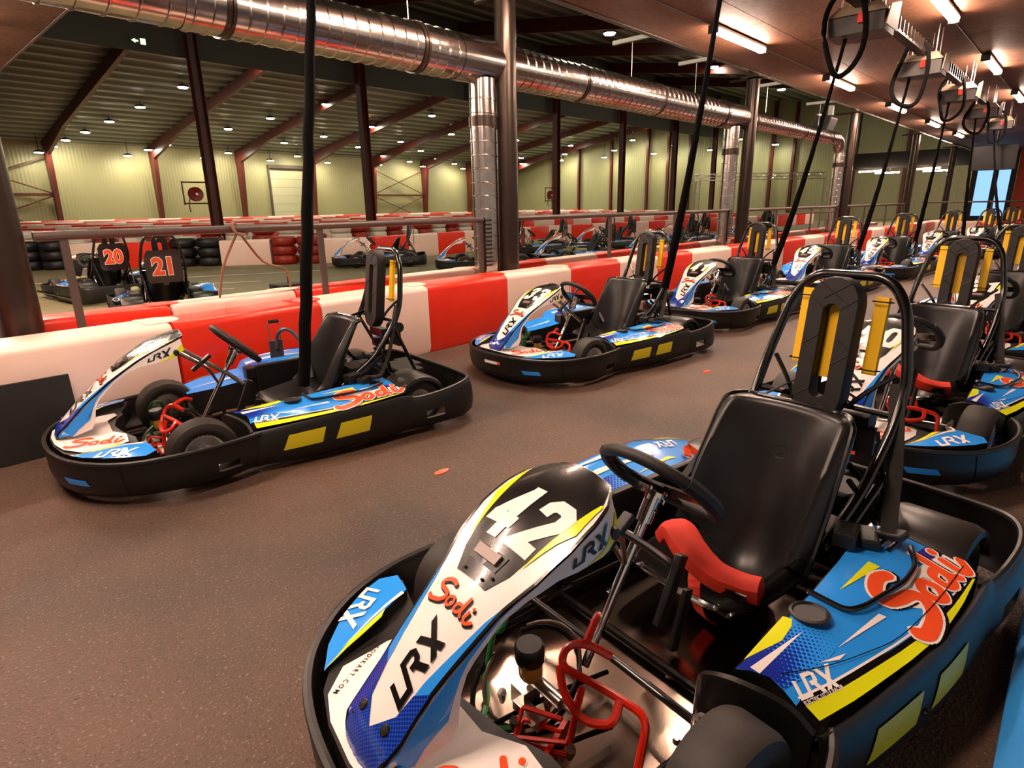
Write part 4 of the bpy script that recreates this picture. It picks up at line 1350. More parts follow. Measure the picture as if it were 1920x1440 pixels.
# ------------------------------------------------------------------ parked karts
kart0 = make_kart()
KARTS = [  # number, x, y, heading, label
    ('42', 1.551, .678, 2.975, 'blue and white go-kart with number 42 and a red lap belt pad', 'pad'),
    ('1', 1.586, 3.299, 2.99, 'blue and white go-kart with number 1 beside a black board on the barrier', 'plug'),
    ('33', 4.226, 2.958, 3.004, 'blue and white go-kart number 33, second along the barrier from the black board', 'plug'),
    ('41', 6.824, 2.956, 3.077, 'blue and white go-kart number 41, third along the barrier from the black board', 'plug'),
    ('50', 4.074, .623, 3.043, 'blue and white go-kart number 50 with red pad, parked behind the headrest of kart 42', 'pad'),
    ('49', 9.75, 2.80, 3.07, 'blue and white go-kart next in line along the barrier after kart 41', ''),
    ('53', 12.4, 2.55, 3.07, 'blue and white go-kart two places past kart 41 along the barrier', ''),
    ('39', 15.0, 2.2, 3.07, 'blue and white go-kart three places past kart 41 along the barrier', ''),
    ('51', 17.7, 1.85, 3.07, 'blue and white go-kart four places past kart 41 along the barrier', ''),
    ('57', 20.4, 1.65, 3.07, 'blue and white go-kart standing last in the barrier row, five past kart 41', ''),
    ('31', 6.55, .50, 3.06, 'blue and white go-kart number 31 next in line after kart 50', ''),
    ('36', 9.0, .30, 3.06, 'blue and white go-kart two places past kart 50 in the same row', ''),
]
for i, (num, x, y, a, lab, extra) in enumerate(KARTS):
    k = kart0 if i == 0 else copy_tree(kart0)
    k.location = (x, y, 0); k.rotation_euler = (0, 0, a)
    KARTS[i] = KARTS[i] + (k,)
    tag(k, lab, 'go-kart', 'adult go-karts parked in two rows')
for num, x, y, a, lab, extra, k in KARTS:
    number_decal(k, num)
    if extra == 'pad': lap_pad(k)
    if extra == 'plug': charge_plug(k)

ORD = 'first second third fourth fifth sixth seventh eighth ninth tenth eleventh twelfth thirteenth fourteenth fifteenth sixteenth seventeenth eighteenth nineteenth twentieth'.split()
ORD += ['twenty-' + o for o in ORD[:9]] + ['thirtieth'] + ['thirty-' + o for o in ORD[:9]] + ['fortieth']
# ------------------------------------------------------------------ plastic barrier blocks
def block_mesh(L, D=.38, H=.6):
    """moulded hollow block: rounded shoulders, pinched foot, tongue and slot on top"""
    mb = MB()
    r = .05
    sec = [(-D / 2 + .02, 0), (-D / 2, .05), (-D / 2 + .004, H - r)]
    sec += [(-D / 2 + .004 + r - r * math.cos(a), H - r + r * math.sin(a)) for a in lspace(.3, PI / 2, 5)]
    sec = sec + [(-y, z) for y, z in reversed(sec)]
    n = len(sec)
    xs = [(-L / 2 + .003, .985), (-L / 2 + .02, 1.0), (L / 2 - .02, 1.0), (L / 2 - .003, .985)]
    V = []
    for x, k in xs:
        V += [(x, y * k, z * (1 if z < .1 else (k + 1) / 2)) for y, z in sec]
    F = [(i * n + j, i * n + (j + 1) % n, i * n + n + (j + 1) % n, i * n + n + j) for i in range(3) for j in range(n)]
    F += [tuple(range(n)), tuple(range(3 * n, 4 * n))]
    mb.add(V, F)
    tg = [(L / 2 - .12, -.13)] + [(L / 2 - .02 + .12 * math.sin(a), -.13 * math.cos(a)) for a in lspace(0, PI, 9)] + [(L / 2 - .12, .13)]
    mb.prism(tg, lambda a, b: Vector((a, b, H + .0005)), lambda a, b: Vector((a, b, H + .006)))
    return mb
BL = {}
def block_data(m, L):
    key = (m, round(L, 2))
    if key not in BL:
        o = obj('barrier_block', block_mesh(L), m, None, True, auto=35)
        BL[key] = o.data
        bpy.data.objects.remove(o)
    return BL[key]
def barrier(a, b, m, label, group, slot=True, w=1.0):
    a = Vector((a[0], a[1], 0)); b = Vector((b[0], b[1], 0))
    L = (b - a).length - .006
    o = bpy.data.objects.new('barrier_block', block_data(m, L)); COL.objects.link(o)
    o.location = (a + b) / 2; o.rotation_euler = (0, 0, math.atan2(b.y - a.y, b.x - a.x)); o.scale = (L / round(L, 2), w, 1)
    tag(o, label, 'barrier', group)
    return o
j1 = [(-.85, 4.22), (.22, 4.20), (1.27, 4.23), (2.32, 4.31), (3.42, 4.39), (4.46, 4.40), (5.50, 4.39), (6.49, 4.39), (7.36, 4.36), (8.23, 4.31), (9.41, 4.25), (10.5, 4.22), (11.5, 4.2), (12.55, 4.18), (13.6, 4.15), (14.65, 4.12)]
x, y = j1[-1]
while x < 25:
    x += 1.08; y -= .035; j1.append((x, y))
w1 = {1: 'pinkish white barrier block with the black board leaning on it', 2: 'red barrier block behind the steering wheel of kart 1', 3: 'white barrier block behind the yellow headrest strips of kart 1', 4: 'red barrier block between karts 1 and 33',
      5: 'white barrier block behind the nose of kart 33', 6: 'red barrier block behind the seat of kart 33', 7: 'white barrier block partly hidden by the roll hoop of kart 33', 8: 'red barrier block behind the nose of kart 41', 9: 'white barrier block behind kart 41 steering wheel'}
for i in range(len(j1) - 1):
    red = i % 2 == 0
    barrier(j1[i], j1[i + 1], 'barrier_red' if red else 'barrier_white', w1.get(i, ('red' if red else 'white') + ' barrier block of the kart lane wall, ' + ORD[i] + ' from the black board'), 'front row of lane barrier blocks')
j2 = [(-.6, 5.12), (.5, 5.06), (1.55, 5.02), (2.55, 5.06), (3.6, 5.11), (4.75, 5.12), (6.0, 5.12), (7.1, 5.12), (8.1, 5.12), (9.15, 5.12), (10.2, 5.12), (11.25, 5.12), (12.3, 5.12)]
x, y = j2[-1]
while x < 22:
    x += 1.1; j2.append((x, 5.12))
for i in range(len(j2) - 1):
    red = i % 2 == 1
    barrier(j2[i], j2[i + 1], 'barrier_red' if red else 'barrier_white', ('red' if red else 'white') + ' barrier block behind the handrail posts, ' + ORD[i] + ' from the thick dark pillar', 'second row of lane barrier blocks', w=.8)
bb = obj('black_board', MB().box((0, 0, .21), (.78, .018, .42)), 'pad_black', bevel=.003)
bb.location = (.30, 3.93, .0); bb.rotation_euler = (-.09, 0, .02)
tag(bb, 'matt black board leaning against the white barrier block', 'board')

# ------------------------------------------------------------------ handrail
def rail(x0, x1, posts, label, second=None):
    t = empty('handrail', (x0, 4.72, 0))
    obj('top_rail', MB().tube([(0, 0, 1.13), (x1 - x0, 0, 1.13)], .028, 10), 'rail_brown', t, True)
    for p in posts:
        obj('post', MB().box((p - x0, 0, .55), (.045, .03, 1.12)), 'rail_brown', t)
    if second:
        obj('mid_rail', MB().tube([(second[0] - x0, .0, 1.02), (second[1] - x0, .0, 1.02)], .022, 8), 'rail_brown', t, True)
    tag(t, label, 'handrail', 'handrails between the barrier rows')
rail(.80, 4.63, (.95, 2.73, 4.6), 'brown steel handrail between the thick dark pillar and the first duct drop')
rail(5.15, 10.6, (7.0, 8.75, 10.57), 'brown steel handrail between the first and second duct drops')
rail(11.38, 16.74, (12.9, 15.0, 16.7), 'brown steel handrail with a second lower rail beside the second duct drop', (12.9, 16.7))
rail(17.46, 24.3, (19.4, 21.8, 24.2), 'brown steel handrail beyond the duct elbow')
rp = MB().tube([(2.0, 4.69, 1.165), (2.06, 4.76, 1.16), (2.10, 4.72, 1.095), (2.02, 4.68, 1.10)], .012, 6, closed=True, smooth=4)
rp.tube([(2.04, 4.72, 1.10), (1.94, 4.80, .86), (1.90, 4.86, .62)], .009, 6, smooth=4).tube([(2.06, 4.72, 1.10), (2.3, 4.90, .86), (2.52, 4.98, .78), (2.56, 5.0, .62)], .009, 6, smooth=4)
tag(obj('rope', rp, 'rope', None, True), 'thin brown rope tied around the handrail above the second barrier row', 'rope')

# ------------------------------------------------------------------ ventilation duct
dz, dy = 2.67, 4.85
du = empty('ventilation_duct', (-2, dy, dz))
tag(du, 'large shiny spiral ventilation duct hanging above the lane barrier', 'duct')
def duct_run(x0, x1, r, step, name='duct_section'):
    o = obj(name, MB().lathe([(r, 0), (r, x1 - x0)], (x0 + 2, 0, 0), (1, 0, 0), 40), 'galvanised', du, True)
    k = x0 + .05; i = 0
    mb = MB()
    while k < x1 - .02:
        mb.lathe([(r, -.010), (r + .008, -.004), (r + .008, .004), (r, .010)], (k + 2, 0, 0), (1, .06, 0), 40)
        k += step
    tag(obj('spiral_seam', mb, 'galvanised', o, True), kind='stuff')
    return o
def band(x, r, w=.03):
    obj('joint_band', MB().lathe([(r, -w), (r + .012, -w), (r + .012, -.006), (r + .004, -.004), (r + .004, .004), (r + .012, .006), (r + .012, w), (r, w)], (x + 2, 0, 0), (1, 0, 0), 40), 'column_grey', du, True)
duct_run(-2, 1.9, .20, .17); duct_run(1.9, 4.42, .205, .125)
duct_run(5.25, 10.3, .20, .13); duct_run(11.5, 16.6, .135, .13)
obj('tee_piece', MB().lathe([(.21, 0), (.21, .85)], (6.41, 0, 0), (1, 0, 0), 40), 'galvanised', du, True)
obj('tee_piece', MB().lathe([(.205, 0), (.205, .75), (.14, 1.15)], (12.3, 0, 0), (1, 0, 0), 40), 'galvanised', du, True)
for x, r in ((2.2, .205), (3.95, .205), (6.4, .20), (8.2, .20), (10.25, .20), (11.6, .135), (14.2, .135), (16.0, .135)):
    band(x, r)
obj('elbow', MB().tube([(18.6 + .30 * math.sin(a), 0, -.30 + .30 * math.cos(a)) for a in lspace(0, PI / 2, 9)], .135, 28, caps=False), 'galvanised', du, True)
for x, r, lab in ((4.78, .135, 'first'), (10.75, .13, 'second'), (16.9, .13, 'third')):
    d = empty('duct_drop', (x, 4.82, 0))
    d.name = 'duct_drop'
    top = 2.50 if x < 16 else 2.37
    obj('pipe', MB().lathe([(r, .02), (r, top)], (0, 0, 0), (0, 0, 1), 32), 'galvanised', d, True)
    sm = MB()
    for k in range(17):
        sm.lathe([(r, -.008), (r + .007, -.003), (r + .007, .003), (r, .008)], (0, 0, .15 + k * .135), (.06, 0, 1), 32)
    tag(obj('spiral_seam', sm, 'galvanised', d, True), kind='stuff')
    obj('collar', MB().lathe([(r, -.05), (r + .012, -.05), (r + .012, .05), (r, .05)], (0, 0, 2.1), (0, 0, 1), 32), 'column_grey', d, True)
    g = obj('outlet_grille', MB().box((-.10, -.09, .88), (.09, .10, .55)), 'galvanised', d)
    for k in range(12):
        obj('louvre', MB().box((-.10, -.145, .66 + k * .042), (.07, .012, .018)), 'mezz_dark', g)
    tag(d, 'vertical shiny duct drop pipe with a slotted outlet, ' + lab + ' along the lane' if lab != 'first' else 'vertical shiny duct drop pipe beside the first polished pillar', 'duct', 'duct drop pipes')
for x in (3.9, 7.6, 9.4, 12.2, 15.2):
    h = empty('duct_hanger', (x, dy, 2.86))
    obj('rod', MB().tube([(0, 0, 0), (0, 0, .46)], .006, 6), 'steel', h)
    obj('rail_channel', MB().box((0, -.18, .47), (.05, .95, .05)), 'steel', h)
    tag(h, 'thin steel hanger rod and channel holding the duct from the soffit edge', 'hanger', 'duct hangers')

# ------------------------------------------------------------------ lamps
def tube_lamp(x, y, lab):
    t = empty('tube_lamp', (x, y, 3.30))
    obj('housing', MB().box((0, 0, -.035), (1.5, .11, .03)), 'box_light', t, bevel=.006)
    obj('diffuser', MB().add(*half_tube(1.44, .055)), 'tube_light', t, True)
    for s in (-1, 1):
        obj('end_cap', MB().box((s * .745, 0, -.065), (.05, .12, .09)), 'plastic_black', t, bevel=.01)
    obj('mount', MB().box((-.5, 0, -.012), (.04, .06, .03)).box((.5, 0, -.012), (.04, .06, .03)), 'plastic_black', t)
    tag(t, lab, 'lamp', 'tube lamps under the soffit')
def half_tube(L, r):
    V = []; F = []
    n = 9
    for x in (-L / 2, L / 2):
        V += [(x, r * math.cos(a), -.05 - r * math.sin(a)) for a in lspace(0, PI, n)]
    F = [(i, i + 1, n + i + 1, n + i) for i in range(n - 1)] + [tuple(range(n)), tuple(range(n, 2 * n)), (0, n - 1, 2 * n - 1, n)]
    return V, F
for k in range(1, 8):
    x = 8.32 + 4.22 * (k - 3)
    tube_lamp(x, 3.72, 'warm glowing tube lamp in the soffit row above the barrier-side karts')
    if k < 6 : tube_lamp(x + .2, 1.6, 'warm glowing tube lamp in the soffit row above the kart 42 row')
for y in (7.4, 9.2, 10.8, 12.4):  # lamps out of view, added to light the wing's plywood
    tube_lamp(.75, y, 'unseen tube lamp added to brighten the soffit wing past the thick dark pillar')
for y in (3.72, 1.6):
    tag(obj('lamp_conduit', MB().tube([(-4, y + .05, 3.29), (30, y + .05, 3.29)], .008, 6), 'rail_brown'), 'thin conduit joining the tube lamps over the ' + ('barrier side' if y > 3 else 'kart 42 row'), 'conduit')

HALL = [(453, 117), (343, 164), (263, 201), (205, 228), (160, 248), (123, 263), (99, 275), (73, 286), (611, 196), (507, 222), (428, 242), (313, 272), (278, 281), (240, 292), (607, 256), (533, 268), (471, 281), (428, 287), (383, 296),
        (605, 287), (558, 293), (507, 301), (614, 305), (746, 162), (810, 217), (696, 238), (846, 252), (751, 266), (672, 276), (789, 283), (719, 292), (819, 298), (768, 303), (711, 309), (852, 307), (793, 312), (868, 316),
        (1143, 63), (1106, 215), (1223, 234), (964, 235), (1084, 249), (968, 263), (1186, 263), (1070, 273), (1152, 282), (974, 283), (1226, 288), (1059, 289), (1133, 295), (977, 296), (1052, 301), (979, 307),
        (1338, 126), (1265, 273), (1332, 281), (1391, 261), (1454, 271), (1465, 168)]
# lamps added to brighten pit floor and end wall, spaced like the seen grid
EXTRA = [Vector((x, y, deck(y) - .32)) for y in (7.6, 13.75) for x in (-4.1, 4.0, 12.1)] + [Vector((44.4, y, deck(y) - .32)) for y in (7.6, 13.75)]
lm = None
for q in HALL + EXTRA:
    if isinstance(q, tuple):
        px, py = q
    else:
        px, py = 960, 200
    # the lamp hangs just below the roof deck: meet the ray with the far slope, else the near slope
    P = on_plane(px, py, (0, .15, 1), 5.5 + YE * .15 - .32)
    if P.y < YR:
        P = on_plane(px, py, (0, -.15, 1), deck(YR) - YR * .15 - .32)
    r = cam_ray(px, py)
    if P.x > XG - 1.5 or P.y > YE - 1.2 or r.dot(P - Vector((0, 0, CAM_H))) < 0:
        t = min((XG - 1.5) / r.x, (YE - 1.2) / r.y)
        P = Vector((0, 0, CAM_H)) + r * t
    if not isinstance(q, tuple):
        P = q
    d = max(deck(P.y) - P.z - (.07 if P.y < 43.4 else .05), .13)
    if lm is None:
        lm = empty('high_bay_lamp')
        obj('lens', MB().lathe([(0, -.04), (.2, -.03), (.23, .02)], (0, 0, 0), (0, 0, 1), 16), 'hall_light', lm, True)
        obj('housing', MB().lathe([(.25, .0), (.26, .03), (.22, .09), (.08, .14), (0, .14)], (0, 0, 0), (0, 0, 1), 16), 'mezz_dark', lm, True)
        o = lm
    else:
        o = copy_tree(lm)
    for c in [c for c in o.children if c.name.startswith('stem')]:
        bpy.data.objects.remove(c)
    o.location = P
    obj('stem', MB().tube([(0, 0, .12), (0, 0, d)], .02, 6), 'mezz_dark', o)
    tag(o, 'round glowing high bay lamp hanging from the dark hall roof', 'lamp', 'high bay lamps')

# ------------------------------------------------------------------ ceiling charging boxes and their cables
def ceiling_box(x, lab, tint):
    t = empty('charging_box', (x, 1.95, 3.30))
    def frus(a, b, z0, z1):
        return MB().add([(-a[0], -a[1], z0), (a[0], -a[1], z0), (a[0], a[1], z0), (-a[0], a[1], z0), (-b[0], -b[1], z1), (b[0], -b[1], z1), (b[0], b[1], z1), (-b[0], b[1], z1)], [(0, 1, 2, 3), (4, 5, 6, 7), (0, 1, 5, 4), (1, 2, 6, 5), (2, 3, 7, 6), (3, 0, 4, 7)])
    obj('case', frus((.19, .24), (.19, .24), -.56, -.40), tint, t, bevel=.006)
    obj('lid', frus((.20, .25), (.13, .17), -.398, -.30), 'box_light', t, bevel=.004)
    obj('side_plate', MB().prism([(-.2, -.52), (.2, -.52), (.24, -.26), (-.1, -.34)], lambda a, b: Vector((a, -.262, b)), lambda a, b: Vector((a, -.254, b))), 'box_light', t)
    for sx in (-.12, .12):
        for sy in (-.15, .15):
            obj('chain', MB().tube([(sx, sy, -.31), (sx, sy, 0)], .007, 5), 'steel', t)
    obj('connector', MB().box((-.205, -.05, -.44), (.04, .05, .08)), 'pedal_red', t)
    tag(t, lab, 'box', 'charging boxes under the soffit')
def loop(x, y, z, w, h, lab):
    P = [(x + .05 * math.sin(2 * a), y + w * math.cos(a) * (1 + .2 * math.sin(a + x)) + .02 * math.sin(3 * a + x), z + h * math.sin(a)) for a in lspace(0, 2 * PI, 29)[:-1]]
    o = obj('cable_loop', MB().tube(P, .025, 8, closed=True), 'cable_black', None, True)
    tag(o, lab, 'cable', 'spare cable loops')
BX = [1.75, 4.35, 7.0, 9.75, 12.6, 15.5, 18.3]
for i, x in enumerate(BX):
    ceiling_box(x, 'grey charging box chained to the soffit above the ' + ORD[i] + ' kart along the barrier', 'box_grey')
    if i >= 2:
        loop(x - .27, 2.0, 2.78, .17, .40 if i < 4 else .33, 'spare loop of black cable beside the charging box above the ' + ORD[i] + ' kart')
tr = empty('cable_tray', (10, 1.93, 3.12))
obj('tray_base', MB().box((0, 0, -.14), (18, .10, .03)), 'mezz_dark', tr)
for i in range(60):
    obj('rung', MB().box((-5 + i * .17, 0, -.08), (.010, .13, .12)), 'column_grey', tr)
for k in range(7):
    obj('hanger', MB().tube([(-8 + k * 2.7, 0, -.13), (-8 + k * 2.7, 0, .18)], .006, 5), 'steel', tr)
tag(tr, 'thin steel cable tray running between the charging boxes', 'cable tray')
CB = {'1': (BX[0], (-.09, .05, .27)), '33': (BX[1], (-.60, .235, .555)), '41': (BX[2], (-.60, .235, .555)), '49': (BX[3], (-.60, .235, .555)), '53': (BX[4], (-.58, .235, .555)), '39': (BX[5], (-.58, .235, .555)), '51': (BX[6], (-.58, .235, .555))}
for num, x, y, a, lab, extra, k in KARTS:
    if num not in CB: continue
    bx, lp = CB[num]
    e = Matrix.Rotation(a, 3, 'Z') @ Vector(lp) + Vector((x, y, 0))
    s = Vector((bx - .05, 2.05, 2.80)) if num != '1' else Vector((1.80, 2.72, 3.27))
    N = 24; P = []; rr = []
    for i in range(N + 1):
        t = i / N
        p = s.lerp(e, t)
        p.z -= .16 * math.sin(PI * t) ** 1.0 * (1.0 if num != '1' else .15)
        w = .006 * math.sin(i * 2.3)
        P.append(p + Vector((w, w * .6, 0)))
        rr.append(.017 + .017 * min(1, max(0, (t - .15) * 1.6)))
    o = obj('charging_cable', MB().tube(P, rr, 9), 'cable_black', None, True)
    tag(o, 'thick black sleeved cable hanging from the soffit to the ' + ORD[list(CB).index(num)] + ' kart along the barrier', 'cable', 'charging cables')

# ------------------------------------------------------------------ junior karts in the pit beyond the barrier
PALJ = dict(blue='sticker_blue', lime='sticker_white', lime2='sticker_orange', shell='shell_white', panel='sticker_orange', tip='sticker_blue', vent='plastic_black', window='plastic_black', text=False)
def make_junior():
    k = empty('junior_kart')
    fr = MB()
    for sy in (1, -1):
        fr.tube([(.90, sy * .26, .075), (.30, sy * .31, .075), (-.92, sy * .22, .12)], .015, 7)
    obj('chassis_frame', fr, 'tube_black', k, True)
    make_seat(k); make_headrest(k, False); make_hoop(k); make_steering(k)
    make_bodywork(k, PALJ); make_left_pod(k, PALJ); make_right_pod(k, PALJ); make_rear(k)
    obj('fuel_tank', MB().box((.36, .0, .22), (.16, .26, .20)), 'tank_khaki', k, bevel=.02)
    for sy in (1, -1):
        obj('engine_cover', MB().box((-.42, sy * .33, .24), (.30, .14, .22)), 'plastic_black', k, bevel=.03)
        obj('side_tank', MB().box((.12, sy * .29, .24), (.26, .10, .22)), 'tank_khaki', k, bevel=.03)
    obj('low_guard', MB().tube([(.9, .60, .10), (-.7, .60, .10)], .02, 8), 'tube_black', k, True)
    pl = [(-.19, .50), (-.16, .46), (.16, .46), (.19, .50), (.19, .78), (.15, .84), (-.15, .84), (-.19, .78)]
    obj('number_plate', MB().prism(pl, lambda a, b: Vector((-.735, a, b)), lambda a, b: Vector((-.725, a, b))), 'plastic_gloss', k)
    return k
jk = make_junior()
JUN = [(8.5, 12.0, 2.45, 'junior go-kart parked alone against the white and red pit wall'), (9.3, 9.3, 2.5, 'junior go-kart behind the first duct drop pipe'),
       (13.2, 11.2, 2.5, 'junior go-kart between the duct drop and the pit wall'), (11.5, 8.5, 2.55, 'junior go-kart seen above the barrier behind kart 33'),
       (15.6, 10.5, 2.55, 'junior go-kart in the pit row behind the headrest of kart 33'), (14.6, 8.0, 2.6, 'junior go-kart behind the barrier near kart 41'), (18.6, 9.6, 2.6, 'junior go-kart by the second duct drop pipe'),
       (18.0, 7.4, 2.65, 'junior go-kart behind the handrail past kart 41'), (22.5, 9.0, 2.65, 'junior go-kart far along the pit beyond the second duct drop'),
       (2.63, 11.26, 1.65, 'junior go-kart with orange number 20, standing by the black tyre stacks'), (2.70, 8.71, 1.35, 'junior go-kart with orange number 21, right behind the roped handrail')]
for i, (x, y, a, lab) in enumerate(JUN):
    k = jk if i == 0 else copy_tree(jk)
    k.location = (x, y, 0); k.rotation_euler = (0, 0, a); k.scale = (1, 1, 1)
    tag(k, lab, 'go-kart', 'junior go-karts in the pit')
    JUN[i] = k
for k, tx in ((JUN[-2], '20'), (JUN[-1], '21')):
    pl = [c for c in k.children if c.name.startswith('number_plate')][0]
    f = lambda u, v, off=0.0: Vector((-.735 - off, -u, v))
    g = text2(tx, .27, 0, .012, .9)
    cy = (max(v[1] for v in g[0]) + min(v[1] for v in g[0])) / 2
    for o_, m_, sc in ((.002, 'sticker_white', 1.06), (.004, 'sticker_orange', 1.0)):
        g2 = text2(tx, .27, 0, .012 + (.008 if sc > 1 else 0), .9)
        decal('race_number', [([(a_, .655 + b_ - cy) for a_, b_ in g2[0]], g2[1])], f, m_, pl, o_, 0)

# ------------------------------------------------------------------ track walls: blocks and tyre stacks
def tyre_mesh(r=.3, t=.11):
    return MB().lathe([(r - .17, -t * .7), (r - .1, -t), (r - .03, -t * .92), (r, -t * .5), (r, t * .5), (r - .03, t * .92), (r - .1, t), (r - .17, t * .7)], (0, 0, 0), (0, 0, 1), 16)
TY = {}
for m in ('tyre_red', 'tyre_white', 'tyre_black'):
    o = obj('tyre', tyre_mesh(), m, None, True, auto=60); TY[m] = o.data; bpy.data.objects.remove(o)
def tyre_stack(x, y, m, lab, n=4):
    t = empty('tyre_stack', (x, y, 0))
    for k in range(n):
        o = bpy.data.objects.new('tyre', TY[m]); COL.objects.link(o); o.parent = t
        o.location = (random.uniform(-.012, .012), random.uniform(-.012, .012), .112 + k * .222); o.scale = (.99, .99, 1)
    tag(t, lab, 'tyre stack', 'tyre stacks of the track walls')
def along(pts, step):
    P = [Vector((a, b, 0)) for a, b in pts]
    out = [P[0].copy()]
    for a, b in zip(P[:-1], P[1:]):
        n = max(1, round((b - a).length / step))
        for i in range(n): out.append(a.lerp(b, (i + 1) / n))
    return out
pa = along([(1.0, 20.4), (9.0, 13.2), (17.0, 14.2), (40, 12.6)], 1.2)
pat = ['r', 'w', 'k', 'w', 'r', 'k', 'w', 't', 'w', 'r', 'w', 'r']
for i in range(len(pa) - 1):
    s = pat[i] if i < len(pat) else ('w' if i % 2 == 0 else 'r')
    a, b = pa[i], pa[i + 1]
    if s in 'rw':
        barrier(a, b, 'barrier_red' if s == 'r' else 'barrier_white', ('red' if s == 'r' else 'white') + ' pit wall block, ' + ORD[i] + ' piece from the far left end'.replace('far left end', 'end by kart 20'), 'pit wall blocks')
    else:
        for f in (.25, .75):
            p = a.lerp(b, f)
            tyre_stack(p.x, p.y, 'tyre_black' if s == 'k' else 'tyre_red', ('black' if s == 'k' else 'dark red') + ' wrapped tyre stack in the pit wall, ' + ('nearer' if (f > .5) else 'further') + ' half of piece ' + ORD[i], 3)
pc = along([(1.2, 22.2), (9.3, 15.0), (17.0, 16.0)], .66)
for i, p in enumerate(pc):
    tyre_stack(p.x, p.y, 'tyre_red' if i % 2 else 'tyre_white', ('dark red' if i % 2 else 'white') + ' wrapped tyre stack in the row behind the pit wall', 4 if i % 5 else 3)
rows = [([(2.0, 25.5), (14, 20.0), (42, 17.5)], 1.35, 1.1), ([(2.5, 28.0), (17, 24.0), (43, 22.35)], 1.5, 1.2), ([(3, 30.5), (20, 26.3), (44, 24.0)], 1.5, 1.3), ([(4, 33.5), (22, 29), (45, 26)], 1.6, 1.4), ([(5, 36.0), (24, 32), (45, 29)], 1.6, 1.48), ([(5.5, 39.0), (25, 35), (46, 32)], 1.7, 1.55), ([(6, 42.5), (26, 38.5), (47, 35.5)], 1.7, 1.62)]
for q, (pts, st, hz) in enumerate(rows):
    pr = along(pts, st)
    for i in range(len(pr) - 1):
        s = (i + q) % 2
        o = barrier(pr[i], pr[i + 1], 'barrier_red' if s else 'barrier_white', ('red' if s else 'white') + ' track wall block far out in the hall', 'far track wall blocks', w=1.6)
        o.scale.z = hz

# ------------------------------------------------------------------ far end of the lane
xe = 36.0
wl = structure('wall_end', MB().box((xe + .1, -.6, 1.65), (.2, 7.0, 3.3)), 'wall_orange')
w0 = empty('window_1', (xe, 3.7, 0)); tag(w0, kind='structure')
for y0, y1 in ((3.12, 3.56), (3.74, 4.32)):
    obj('pane', MB().box((0, (y0 + y1) / 2 - 3.7, 1.5), (.02, y1 - y0, 2.0)), 'window_glow', w0)
for y in (3.02, 3.65, 4.42):
    obj('window_frame', MB().box((0, y - 3.7, 1.65), (.14, .2, 3.3)), 'mezz_dark', w0)
obj('window_frame', MB().box((0, .02, .25), (.12, 1.2, .5)), 'mezz_dark', w0)
obj('window_frame', MB().box((0, .02, 2.9), (.12, 1.2, .8)), 'mezz_dark', w0)
mz = structure('ceiling_mezzanine', MB().box((41.0, 8.2, 3.4), (1.0, 6.6, .85)), 'mezz_dark')
for i, (y0, y1, z) in enumerate(((9.17, 10.36, 2.87), (8.3, 9.47, 2.75), (6.5, 7.55, 2.87), (6.0, 7.2, 2.75))):
    xx = 40.3 - .25 * (i % 2)
    t = empty('tube_lamp', (xx, (y0 + y1) / 2, z))
    obj('diffuser', MB().box((0, 0, -.03), (.08, y1 - y0, .06)), 'tube_light', t, bevel=.015)
    obj('housing', MB().box((0, 0, .03), (.1, y1 - y0 + .06, .05)), 'box_light', t)
    obj('arm', MB().box((.3, 0, .06), (.7, .05, .03)).box((.6, 0, (2.975 - z + .06) / 2), (.05, .05, 2.975 - z - .06)), 'mezz_dark', t)
    tag(t, 'warm tube lamp fixed below the far dark mezzanine edge', 'lamp', 'lamps at the far mezzanine')
t = empty('hanging_screen', (19.0, 2.02, 3.3))
obj('panel', MB().box((0, 0, -1.12), (.06, .86, .56)), 'screen_black', t, bevel=.01)
obj('back_box', MB().box((.07, 0, -1.1), (.08, .5, .3)), 'mezz_dark', t)
obj('pole', MB().tube([(.05, 0, -.9), (.05, 0, 0)], .022, 8), 'mezz_dark', t)
tag(t, 'black screen hanging on a pole from the soffit over the lane', 'screen')
pe = [(23.6, 3.75), (23.75, 2.6), (23.8, 1.45), (23.8, .3), (23.75, -.85)]
for i in range(4):
    barrier(pe[i], pe[i + 1], 'barrier_red' if i % 2 else 'barrier_white', ('red' if i % 2 else 'white') + ' barrier block closing the lane end, ' + ORD[i] + ' from the lane wall', 'lane end barrier blocks')
t = empty('handrail', (25.2, 4.4, 0))
obj('top_rail', MB().tube([(0, 0, 1.16), (0, -5.6, 1.16)], .025, 8), 'rail_brown', t, True)
for k in range(4):
    obj('post', MB().box((0, -.1 - 1.8 * k, .57), (.03, .045, 1.14)), 'rail_brown', t)
tag(t, 'brown handrail crossing behind the lane end barrier', 'handrail')
ga = Vector((29.0, 14.7, 0)); gb = Vector((33.4, 10.1, 0)); gd = (gb - ga).normalized()
t = empty('truss_gantry', ga)
tag(t, 'thin silver truss gantry standing on the track before the end wall', 'truss')
def chords(a, b, off):
    for o_ in off:
        obj('chord', MB().tube([a + o_, b + o_], .022, 6), 'steel', t)
def lacing(a, b, o0, o1, n):
    mb = MB()
    P = [a.lerp(b, i / n) + (o0 if i % 2 else o1) for i in range(n + 1)]
    obj('lacing', mb.tube(P, .012, 5), 'steel', t)
Z = Vector((0, 0, 1)); n_ = Vector((-gd.y, gd.x, 0))
A_, B_ = Vector((0, 0, 2.35)), (gb - ga) + Vector((0, 0, 2.35))
chords(A_, B_, [Z * 0, Z * .28, Z * .14 + n_ * .24]); lacing(A_, B_, Z * 0, Z * .28, 22); lacing(A_, B_, Z * .28, Z * .14 + n_ * .24, 22)
